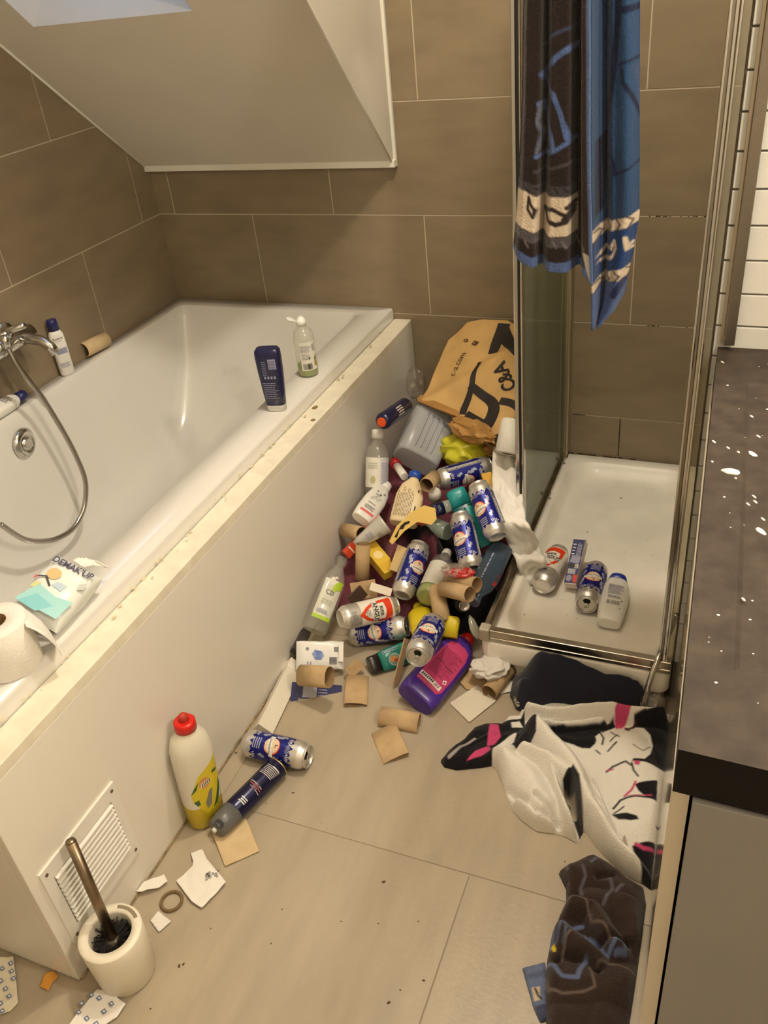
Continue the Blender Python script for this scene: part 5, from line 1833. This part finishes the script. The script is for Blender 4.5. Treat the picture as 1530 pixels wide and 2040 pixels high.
p.disc(q0[0], q0[1], .009, DINK, 2, .007, r0=.0058).disc(q0[0] + .002, q0[1] + .001, .004, DINK, 2, r0=.002)
p.rect(q1[0] - .010, q1[1] - .008, q1[0] + .010, q1[1] + .009, DINK, 2).rect(q1[0] - .005, q1[1] - .005, q1[0] - .003, q1[1] + .006, KRAFT, 3).rect(q1[0] - .001, q1[1] - .004, q1[0] + .002, q1[1] + .002, KRAFT, 3)
p.build('bag_print', bag)
fl = [(-0.006,0.001),(-0.008,0.018),(0.157,0.031),(0.167,0.016),(0.015,-0.01)]
mb = MB()
mb.add([bagfn(u, v, .004) for u, v in fl], [(0, 1, 2, 3, 4)], 0, False)
mb.build('fold_strip', KIN, bag, solid=.0015)

# ------------------------------------------------------------------ garments and towels on the floor
PLUM = (118, 62, 76)
HP_ = lambda P: np.maximum(0.0, .02 + .3 * (P[:, 1] + 1.12) - .062)
pl = cloth_heap('maroon_garment', [(.925, -.86), (1.0, -.92), (1.15, -.93), (1.30, -.90), (1.392, -.84), (1.398, -.55), (1.398, -.10), (1.2, -.03), (1.0, -.03), (.93, -.10), (.92, -.5)],
                PLUM, [('poly', [(1.061,-0.592),(1.151,-0.577),(1.268,-0.63),(1.334,-0.706),(1.396,-0.903),(1.311,-0.897),(1.204,-0.695),(1.076,-0.682),(1.04,-0.67)], (22, 18, 20)),
                       ('poly', [(1.281,-0.799),(1.418,-0.724),(1.459,-0.935),(1.331,-0.962)], (20, 18, 20))],
                [([(0.992,-0.643),(1.068,-0.721),(1.139,-0.812)], .12, .035), ([(1.095,-0.662),(1.151,-0.667),(1.203,-0.697)], .118, .026)],
                .02, .007, 5, .02, 12, .03, cloth('garment_cloth', .9, .4, 500), 0, None, HP_)
tag(pl, 'maroon and black garment crumpled underneath the heap of cans and bottles', 'garment')

NV = cloth_heap('navy_garment', [(x_, min(y_, -.988)) for x_, y_ in [(1.508,-1.046),(1.503,-1.006),(1.505,-0.96),(1.514,-0.935),(1.588,-0.925),(1.714,-0.916),(1.824,-0.91),(1.84,-0.916),(1.843,-0.961),(1.811,-1.008),(1.722,-1.034),(1.617,-1.058),(1.566,-1.094),(1.536,-1.085)]],
                (38, 39, 52), [('line', [(1.534,-1.063),(1.538,-1.05),(1.543,-1.059)], .0012, (190, 188, 190))],
                [([(1.589,-1.016),(1.637,-0.984),(1.695,-0.967),(1.779,-0.969)], .115, .055), ([(1.59,-1.022),(1.658,-1),(1.725,-0.974),(1.792,-0.973)], .140, .06), ([(1.768,-0.965),(1.824,-0.98)], .085, .04), ([(1.546,-1.073),(1.6,-1.04),(1.682,-1.021),(1.811,-1.013)], .082, .05), ([(1.561,-1.083),(1.629,-1.058),(1.733,-1.038),(1.824,-1.015)], .056, .03), ([(1.605,-1.004),(1.701,-0.998),(1.795,-0.989)], -.014, .012)],
                .03, .003, 12, .016, 10, .022, cloth('fleece', .95, .5, 360))
tag(NV, 'dark navy fleece garment bundled against the front of the shower tray', 'garment')

OUT = [(1.406,-1.292),(1.415,-1.259),(1.441,-1.216),(1.453,-1.173),(1.477,-1.154),(1.513,-1.142),(1.523,-1.112),(1.546,-1.105),(1.547,-1.077),(1.565,-1.048),(1.614,-1.044),(1.709,-1.025),(1.789,-1.007),(1.847,-1),(1.889,-1.004),(1.896,-1.153),(1.902,-1.317),(1.903,-1.473),(1.886,-1.464),(1.855,-1.457),(1.816,-1.434),(1.778,-1.402),(1.755,-1.376),(1.747,-1.412),(1.722,-1.404),(1.695,-1.404),(1.66,-1.409),(1.625,-1.393),(1.6,-1.374),(1.571,-1.331),(1.538,-1.277),(1.524,-1.269),(1.501,-1.282),(1.449,-1.305),(1.419,-1.305)]
WT = (242, 238, 228)
BK = (24, 23, 27)
PK = (206, 76, 122)
pat = [('poly', [(1.403,-1.309),(1.415,-1.259),(1.452,-1.167),(1.563,-1.117),(1.594,-1.22),(1.521,-1.238),(1.526,-1.286),(1.421,-1.326)], BK),
       ('poly', [(1.489,-1.161),(1.51,-1.161),(1.526,-1.197),(1.517,-1.223),(1.503,-1.235),(1.495,-1.196)], PK), ('poly', [(1.469,-1.286),(1.48,-1.256),(1.508,-1.234),(1.517,-1.248),(1.494,-1.269)], PK),
       ('line', [(1.428,-1.289),(1.443,-1.26),(1.468,-1.219)], .004, (170, 160, 158)),
       ('poly', [(1.536,-1.142),(1.553,-1.13),(1.567,-1.149),(1.543,-1.159)], WT),
       ('poly', [(1.52,-1.232),(1.544,-1.193),(1.557,-1.176),(1.584,-1.228),(1.548,-1.269),(1.528,-1.275)], WT),
       ('poly', [(1.555,-1.233),(1.561,-1.165),(1.577,-1.141),(1.6,-1.147),(1.61,-1.198),(1.593,-1.214),(1.578,-1.232)], (40, 38, 44)),
       ('poly', [(1.577,-1.149),(1.668,-1.131),(1.739,-1.101),(1.766,-1.077),(1.775,-1.09),(1.752,-1.11),(1.739,-1.136),(1.738,-1.155),(1.729,-1.173),(1.712,-1.175),(1.664,-1.168),(1.599,-1.162)], BK),
       ('poly', [(1.81,-1.064),(1.9,-1.027),(1.91,-1.178),(1.879,-1.186),(1.847,-1.19),(1.824,-1.195),(1.827,-1.187),(1.85,-1.179),(1.86,-1.158),(1.862,-1.127),(1.853,-1.096),(1.837,-1.078),(1.816,-1.078)], BK),
       ('line', [(1.745,-1.105),(1.745,-1.125),(1.754,-1.144)], .0022, BK), ('line', [(1.766,-1.109),(1.778,-1.127),(1.788,-1.134)], .0018, (90, 60, 60)), ('poly', [(1.792,-1.082),(1.801,-1.082),(1.809,-1.093),(1.799,-1.099)], (96, 30, 50)), ('line', [(1.812,-1.079),(1.824,-1.063),(1.834,-1.057)], .0034, BK), ('line', [(1.77,-1.145),(1.783,-1.126)], .002, BK),
       ('poly', [(1.734,-1.134),(1.746,-1.112),(1.76,-1.142),(1.749,-1.158)], WT), ('line', [(1.742,-1.116),(1.753,-1.132),(1.753,-1.151)], .0022, BK),
       ('line', [(1.769,-1.17),(1.784,-1.15)], .0022, (70, 66, 64)), ('line', [(1.743,-1.175),(1.753,-1.181)], .002, BK), ('line', [(1.821,-1.145),(1.844,-1.154),(1.857,-1.132)], .0018, (150, 140, 128)),
       ('poly', [(1.767,-1.071),(1.774,-1.056),(1.807,-1.043),(1.799,-1.068),(1.788,-1.088),(1.775,-1.095)], PK), ('line', [(1.798,-1.09),(1.818,-1.071)], .003, (60, 30, 44)),
       ('line', [(1.775,-1.227),(1.785,-1.209),(1.812,-1.198),(1.824,-1.206)], .0022, BK), ('line', [(1.776,-1.223),(1.788,-1.214)], .0016, PK), ('poly', [(1.828,-1.193),(1.843,-1.191),(1.841,-1.203),(1.832,-1.203)], PK),
       ('line', [(1.825,-1.2),(1.832,-1.22),(1.843,-1.234)], .0022, BK),
       ('poly', [(1.839,-1.255),(1.884,-1.227),(1.889,-1.283),(1.868,-1.282),(1.85,-1.271)], BK), ('line', [(1.84,-1.249),(1.835,-1.27),(1.823,-1.29)], .0025, PK),
       ('line', [(1.805,-1.32),(1.816,-1.3),(1.842,-1.287),(1.88,-1.278)], .0025, BK), ('line', [(1.829,-1.288),(1.877,-1.273)], .0014, PK),
       ('poly', [(1.803,-1.336),(1.825,-1.332),(1.855,-1.336),(1.86,-1.345),(1.845,-1.352),(1.82,-1.35)], BK), ('line', [(1.809,-1.332),(1.825,-1.316)], .002, BK), ('line', [(1.897,-1.34),(1.915,-1.34)], .003, (92, 84, 74)),
       ('poly', [(1.855,-1.404),(1.899,-1.377),(1.904,-1.487),(1.888,-1.475)], BK), ('line', [(1.862,-1.399),(1.878,-1.403),(1.895,-1.396)], .0035, PK),
       ('poly', [(1.693,-1.307),(1.711,-1.285),(1.729,-1.308),(1.749,-1.368),(1.761,-1.4),(1.755,-1.412),(1.739,-1.384),(1.718,-1.341)], (38, 36, 38)), ('line', [(1.704,-1.315),(1.72,-1.329),(1.732,-1.36)], .004, (168, 154, 132))]
rid = [([(1.604,-1.174),(1.661,-1.219),(1.719,-1.284),(1.765,-1.364),(1.818,-1.435),(1.875,-1.48)], .088, .032), ([(1.67,-1.198),(1.73,-1.276),(1.784,-1.361),(1.841,-1.442)], .072, .011), ([(1.753,-1.282),(1.791,-1.351),(1.837,-1.412)], .064, .011),
       ([(1.549,-1.273),(1.615,-1.304),(1.664,-1.372)], .068, .042), ([(1.611,-1.38),(1.652,-1.407),(1.685,-1.41)], .064, .020), ([(1.596,-1.251),(1.65,-1.264),(1.701,-1.292)], .082, .026), ([(1.663,-1.281),(1.692,-1.342),(1.734,-1.407)], .070, .013),
       ([(1.571,-1.112),(1.629,-1.112),(1.739,-1.07),(1.873,-1.043)], .066, .015), ([(1.586,-1.135),(1.656,-1.13),(1.743,-1.092)], .042, .012), ([(1.807,-1.139),(1.854,-1.242),(1.86,-1.36)], .034, .06),
       ([(1.557,-1.242),(1.578,-1.201),(1.598,-1.167)], .046, .016), ([(1.422,-1.289),(1.465,-1.232),(1.508,-1.191)], .020, .014),
       ([(1.708,-1.314),(1.739,-1.371),(1.754,-1.408)], -.050, .009), ([(1.658,-1.184),(1.724,-1.242),(1.777,-1.321),(1.827,-1.398)], -.024, .0045), ([(1.646,-1.362),(1.701,-1.397)], -.022, .0045), ([(1.577,-1.336),(1.631,-1.374)], -.020, .005)]
wt = cloth_heap('white_towel', OUT, WT, pat, rid, .016, .0022, 21, .012, 12, .022, cloth('terry_white', .95, .9, 300))
tag(wt, 'white towel with black and pink print twisted on the floor by the washstand', 'towel')

OUT = [(1.725,-1.493),(1.751,-1.461),(1.783,-1.43),(1.819,-1.444),(1.857,-1.467),(1.889,-1.475),(1.898,-1.507),(1.9,-1.63),(1.9,-1.767),(1.901,-1.8),(1.771,-1.845),(1.765,-1.787),(1.748,-1.72),(1.742,-1.675),(1.74,-1.632),(1.745,-1.586),(1.753,-1.555),(1.746,-1.523)]
DB = (54, 42, 38)
LB = (92, 104, 138)
pat = []
for pts, w, c in (([(1.745,-1.656),(1.743,-1.62),(1.758,-1.603),(1.772,-1.611),(1.792,-1.6)], .004, LB), ([(1.753,-1.648),(1.756,-1.618),(1.767,-1.625),(1.766,-1.648)], .003, (84, 92, 118)), ([(1.786,-1.618),(1.807,-1.621),(1.827,-1.63),(1.84,-1.647)], .0045, LB),
                  ([(1.758,-1.692),(1.769,-1.706),(1.777,-1.712),(1.803,-1.705),(1.804,-1.685),(1.81,-1.667)], .0045, LB), ([(1.747,-1.69),(1.757,-1.692)], .004, LB), ([(1.846,-1.648),(1.857,-1.624),(1.874,-1.621),(1.875,-1.636),(1.86,-1.643)], .004, LB),
                  ([(1.753,-1.568),(1.774,-1.559),(1.791,-1.564),(1.808,-1.597),(1.829,-1.602),(1.853,-1.625)], .0014, (116, 100, 92)), ([(1.75,-1.721),(1.758,-1.739),(1.783,-1.742),(1.816,-1.729),(1.835,-1.713),(1.827,-1.693),(1.819,-1.675)], .0022, (104, 92, 84)),
                  ([(1.77,-1.483),(1.78,-1.506),(1.775,-1.532),(1.781,-1.543)], .0028, (90, 86, 96)), ([(1.812,-1.498),(1.828,-1.502),(1.834,-1.517),(1.826,-1.536),(1.823,-1.554)], .003, (92, 88, 98)), ([(1.841,-1.52),(1.851,-1.503)], .003, (92, 88, 98)),
                  ([(1.785,-1.469),(1.795,-1.454)], .004, (86, 86, 100)), ([(1.74,-1.491),(1.744,-1.501)], .0025, (90, 86, 96)), ([(1.768,-1.669),(1.77,-1.642),(1.783,-1.624)], .002, (110, 98, 92)), ([(1.832,-1.671),(1.866,-1.656),(1.895,-1.661)], .0018, (104, 92, 84))):
    pat.append(('line', pts, w, c))
pat.append(('poly', [(1.745,-1.653),(1.749,-1.649),(1.754,-1.656),(1.755,-1.663),(1.75,-1.663)], (226, 200, 40)))
rid = [([(1.746,-1.517),(1.799,-1.482),(1.851,-1.505)], .036, .05), ([(1.766,-1.566),(1.804,-1.566),(1.829,-1.598),(1.861,-1.628)], .052, .024), ([(1.751,-1.624),(1.79,-1.642),(1.831,-1.663)], .050, .022), ([(1.8,-1.544),(1.856,-1.537),(1.885,-1.58)], .040, .04),
       ([(1.762,-1.723),(1.805,-1.718),(1.879,-1.684)], .034, .05), ([(1.794,-1.793),(1.857,-1.763)], .03, .06), ([(1.759,-1.68),(1.776,-1.664),(1.811,-1.666),(1.835,-1.678)], -.022, .0055), ([(1.83,-1.628),(1.846,-1.617),(1.876,-1.613)], -.02, .006), ([(1.802,-1.496),(1.817,-1.494),(1.829,-1.484)], -.016, .006)]
bt = cloth_heap('brown_towel', OUT, DB, pat, rid, .012, .0024, 33, .014, 12, .02, cloth('terry_dark', .95, .9, 300))
tag(bt, 'dark brown towel with blue line pattern lying beside the washstand', 'towel')
OUT = [(1.702,-1.704),(1.739,-1.679),(1.753,-1.717),(1.759,-1.752),(1.768,-1.778),(1.755,-1.787),(1.739,-1.768),(1.721,-1.737)]
cl = cloth_heap('towel_corner', OUT, (104, 116, 148), [('poly', [(1.727,-1.737),(1.741,-1.73),(1.747,-1.753),(1.737,-1.758)], (206, 192, 170)), ('line', [(1.734,-1.738),(1.742,-1.747),(1.748,-1.75)], .002, (40, 34, 34)), ('poly', [(1.741,-1.766),(1.761,-1.753),(1.769,-1.783),(1.755,-1.791)], (70, 74, 100))],
                [([(1.714,-1.715),(1.742,-1.697)], .016, .012), ([(1.73,-1.742),(1.75,-1.731)], .012, .012)], .008, .002, 8, .004, 16, .01, cloth('terry_dark', .95, .9, 300), 0, bt)
cl['label'] = 'pale blue turned-over corner'
lump('foil_bag', (1.845,-0.995,0.03), .026, clear('clear_film', (220, 212, 196), .3, 1, .1), 14, .4, 2.4, None, 4, (.9, .9, .8), 0)
tag(bpy.data.objects['foil_bag'], 'clear crumpled plastic bag between the navy garment and washstand', 'bag')
sb = lump('silver_wrapper', (1.534,-1.067,0.022), .018, M('silver_foil', (190, 186, 180), .25, 1), 15, .3, 2.2, None, 3, (.5, 1.1, .6), .3)
tag(sb, 'silver foil wrapper at the left end of the navy garment', 'wrapper')

# ------------------------------------------------------------------ hanging towel
TY = -1.030
LE = [(1.551,1.702),(1.548,1.506),(1.545,1.379),(1.539,1.263),(1.535,1.188),(1.527,1.126)]
ME = [(1.651,1.69),(1.657,1.498),(1.663,1.323),(1.67,1.188),(1.673,1.137),(1.676,1.08)]
RE = [(1.71,1.683),(1.722,1.493),(1.733,1.32),(1.742,1.18),(1.735,1.112),(1.73,1.082),(1.725,1.043),(1.709,1.01),(1.688,0.986)]
BL = [(1.527,1.126),(1.534,1.11),(1.552,1.098),(1.58,1.088),(1.607,1.086),(1.643,1.089),(1.659,1.086),(1.676,1.07)]


def xat(E_, z):
    z_ = [q[1] for q in E_][::-1]
    return float(np.interp(z, z_, [q[0] for q in E_][::-1]))


zt = 2.01
th = thing('hanging_towel', 'dark brown and blue patterned towel hanging from the shower rail', 'towel')


HB = (40, 32, 31)
HL = (78, 98, 146)
INKC = (46, 38, 38)
CRM_ = (204, 188, 168)
HBL = (44, 70, 106)
dpat = [('line', [(1.581,1.444),(1.601,1.458),(1.628,1.467)], .0024, (58, 66, 92)), ('line', [(1.629,1.441),(1.603,1.425),(1.586,1.409),(1.58,1.403),(1.585,1.388),(1.601,1.371),(1.613,1.345),(1.623,1.309)], .0042, HL),
        ('line', [(1.577,1.36),(1.587,1.34),(1.595,1.316),(1.6,1.294)], .0042, HL), ('line', [(1.572,1.28),(1.589,1.283),(1.61,1.292),(1.63,1.305)], .0034, HL), ('line', [(1.577,1.36),(1.573,1.333),(1.578,1.316),(1.572,1.286)], .002, (88, 92, 110)),
        ('line', [(1.57,1.256),(1.604,1.262),(1.629,1.27)], .0024, (72, 66, 72)), ('line', [(1.634,1.323),(1.643,1.308),(1.641,1.277),(1.634,1.262)], .0022, (62, 68, 86)),
        ('poly', [(1.527,1.247),(1.555,1.24),(1.579,1.233),(1.632,1.233),(1.632,1.215),(1.579,1.215),(1.551,1.223),(1.526,1.23)], (64, 60, 64)),
        ('poly', [(1.526,1.229),(1.553,1.225),(1.572,1.215),(1.635,1.215),(1.639,1.152),(1.597,1.148),(1.567,1.155),(1.526,1.172)], CRM_),
        ('poly', [(1.526,1.17),(1.567,1.153),(1.597,1.147),(1.637,1.151),(1.638,1.132),(1.597,1.129),(1.562,1.137),(1.525,1.155)], (78, 74, 78)),
        ('poly', [(1.52,1.137),(1.536,1.126),(1.554,1.116),(1.58,1.106),(1.607,1.103),(1.642,1.107),(1.642,1.102),(1.66,1.1),(1.683,1.085),(1.685,1.048),(1.514,1.042)], HL),
        ('poly', [(1.631,1.5),(1.657,1.498),(1.675,1.12),(1.659,1.123),(1.641,1.145),(1.634,1.285),(1.635,1.361)], (52, 40, 36)),
        ('poly', [(1.657,1.125),(1.676,1.12),(1.68,1.067),(1.671,1.077),(1.662,1.102)], (190, 182, 172)),
        ('line', [(1.648,1.734),(1.664,1.323),(1.672,1.18),(1.68,1.03)], .0062, (88, 108, 152))]
for k in range(7):
    dpat.append(('line', [((1.555,1.228)[0] + .0165 * k, (1.555,1.233)[1] - .004), ((1.555,1.228)[0] + .0165 * k + .006, (1.555,1.224)[1] - .002)], .0016, (34, 30, 32)))
    dpat.append(('line', [((1.553,1.144)[0] + .0165 * k, (1.553,1.144)[1] - .003), ((1.553,1.144)[0] + .0165 * k + .006, (1.553,1.136)[1] - .006)], .0016, (110, 104, 106)))
dpat += [('line', [(1.56,1.215),(1.563,1.203),(1.57,1.193),(1.567,1.181),(1.558,1.195),(1.56,1.215)], .0026, INKC), ('line', [(1.584,1.19),(1.593,1.174),(1.607,1.169),(1.623,1.174),(1.63,1.188),(1.621,1.178)], .0042, INKC), ('line', [(1.584,1.19),(1.6,1.195),(1.616,1.188),(1.626,1.185),(1.631,1.195)], .0036, INKC),
         ('poly', [(1.577,1.19),(1.588,1.196),(1.598,1.193),(1.59,1.186),(1.593,1.178),(1.583,1.183)], INKC), ('line', [(1.626,1.198),(1.632,1.203)], .004, INKC)]
bpat = [('poly', [(1.687,1.534),(1.7,1.533),(1.7,1.469),(1.695,1.394),(1.686,1.314),(1.681,1.261),(1.671,1.261),(1.677,1.33),(1.686,1.408),(1.689,1.476)], (26, 32, 56)), ('poly', [(1.666,1.3),(1.679,1.313),(1.681,1.261),(1.679,1.188),(1.671,1.18)], (24, 28, 50)),
        ('line', [(1.701,1.41),(1.715,1.415),(1.728,1.419)], .0022, (28, 38, 66)), ('line', [(1.705,1.402),(1.707,1.386),(1.719,1.365),(1.733,1.334)], .0026, (26, 34, 60)), ('line', [(1.675,1.275),(1.693,1.273),(1.698,1.261),(1.699,1.245),(1.716,1.254),(1.738,1.269)], .0022, (28, 38, 70)),
        ('poly', [(1.72,1.407),(1.729,1.413),(1.734,1.335),(1.726,1.357)], (58, 76, 112)), ('line', [(1.699,1.482),(1.724,1.486)], .005, (24, 34, 62)),
        ('poly', [(1.667,1.146),(1.7,1.167),(1.748,1.192),(1.749,1.174),(1.734,1.17),(1.707,1.16),(1.667,1.141)], CRM_),
        ('poly', [(1.666,1.161),(1.701,1.172),(1.748,1.19),(1.749,1.172),(1.731,1.167),(1.702,1.153),(1.667,1.139)], CRM_), ('poly', [(1.67,1.07),(1.699,1.085),(1.753,1.108),(1.754,1.094),(1.727,1.077),(1.696,1.065),(1.67,1.05)], CRM_),
        ('poly', [(1.667,1.141),(1.702,1.155),(1.749,1.172),(1.753,1.108),(1.699,1.085),(1.67,1.07)], (34, 62, 112)),
        ('line', [(1.678,1.113),(1.685,1.122),(1.699,1.124),(1.706,1.138)], .0028, CRM_), ('line', [(1.679,1.101),(1.691,1.101),(1.704,1.112),(1.709,1.127),(1.706,1.138)], .0028, CRM_), ('line', [(1.723,1.147),(1.727,1.131),(1.733,1.136)], .0028, CRM_), ('line', [(1.723,1.145),(1.725,1.126),(1.735,1.128)], .0022, CRM_),
        ('poly', [(1.671,1.048),(1.688,1.054),(1.689,1.021),(1.68,1.026)], (140, 136, 150)), ('poly', [(1.67,1.053),(1.691,1.062),(1.73,1.077),(1.727,1.032),(1.684,0.934)], (72, 94, 142)), ('line', [(1.708,1.044),(1.716,1.059),(1.722,1.072)], .005, (34, 44, 84))]
for k in range(6):
    z0_, x0_ = (1.675,1.149)[1] + .0075 * k, (1.675,1.149)[0] + .0175 * k
    bpat.append(('line', [(x0_ - .003, z0_ + .010), (x0_ + .005, z0_ + .004), (x0_ - .002, z0_ - .010)], .0014, (60, 56, 60)))
    z0_, x0_ = (1.679,1.062)[1] + .0078 * k, (1.679,1.062)[0] + .0165 * k
    bpat.append(('line', [(x0_ - .003, z0_ + .008), (x0_ + .005, z0_ + .003), (x0_ - .002, z0_ - .009)], .0014, (60, 56, 60)))


def half(name, left, right, fold, base, pats, bottom, nu=120, nv=460):
    z_lo = min(left[-1][1], right[-1][1], min(q[1] for q in bottom) if bottom else 9)
    P, V, keep = [], [], []
    for j in range(nv + 1):
        for i in range(nu + 1):
            u = i / nu
            if bottom:
                xb = bottom[0][0] + (bottom[-1][0] - bottom[0][0]) * u
                zb = float(np.interp(xb, [q[0] for q in bottom], [q[1] for q in bottom]))
            else:
                zb = z_lo
            z = zt + (zb - zt) * (j / nv)
            a, b_ = xat(left, z), xat(right, z)
            x = a + (b_ - a) * u
            P.append((x, z))
            V.append((x, TY + fold(u, z) + .0025 * noise.noise((x * 40, z * 18, 3)), z))
    mb = MB()
    mb.add(V, [(j * (nu + 1) + i, j * (nu + 1) + i + 1, (j + 1) * (nu + 1) + i + 1, (j + 1) * (nu + 1) + i) for j in range(nv) for i in range(nu)])
    o = mb.build(name, cloth('terry_hanging', .95, .8, 260), th, normals=False, solid=.004)
    a_ = o.data.color_attributes.new('print', 'FLOAT_COLOR', 'POINT')
    a_.data.foreach_set('color', paint(np.array(P), base, pats).astype(np.float32).ravel())
    return o


def itp(xs, ys):
    def f(u):
        for k in range(len(xs) - 1):
            if xs[k] <= u <= xs[k + 1]:
                t = (u - xs[k]) / (xs[k + 1] - xs[k])
                t = t * t * (3 - 2 * t)
                return ys[k] + (ys[k + 1] - ys[k]) * t
        return ys[-1]
    return f


fd = itp([0, .12, .26, .32, .48, .66, .76, .80, .90, 1], [.004, -.014, -.016, .022, -.016, -.020, .024, .020, -.026, -.034])
fb = itp([0, .08, .22, .45, .75, 1], [-.030, .012, .034, .002, -.012, .012])
half('dark_face', LE, ME, lambda u, z: fd(u), HB, dpat, BL)
half('blue_face', [(q[0] - .001, q[1]) for q in ME[:-1]] + [(ME[-1][0] + .002, RE[-1][1])], RE, lambda u, z: fb(u), HBL, bpat, None)
# the loop over the rail
mb = MB()
mb.grid(lambda u, v: (xat(LE, 1.9) + (xat(RE, 1.9) - xat(LE, 1.9)) * u, TY + .050 - .052 * math.cos(math.pi * v), zt + .030 * math.sin(math.pi * v)), 30, 14)
mb.grid(lambda u, v: (xat(LE, 1.9) + .01 + (xat(RE, 1.9) - xat(LE, 1.9) - .02) * u, TY + .104 + .006 * math.sin(u * 14), zt - .35 * v), 30, 10)
mb.build('rail_loop', M('terry_plain', (44, 38, 42), .95, bump=.5, bscale=300), th, solid=.004)
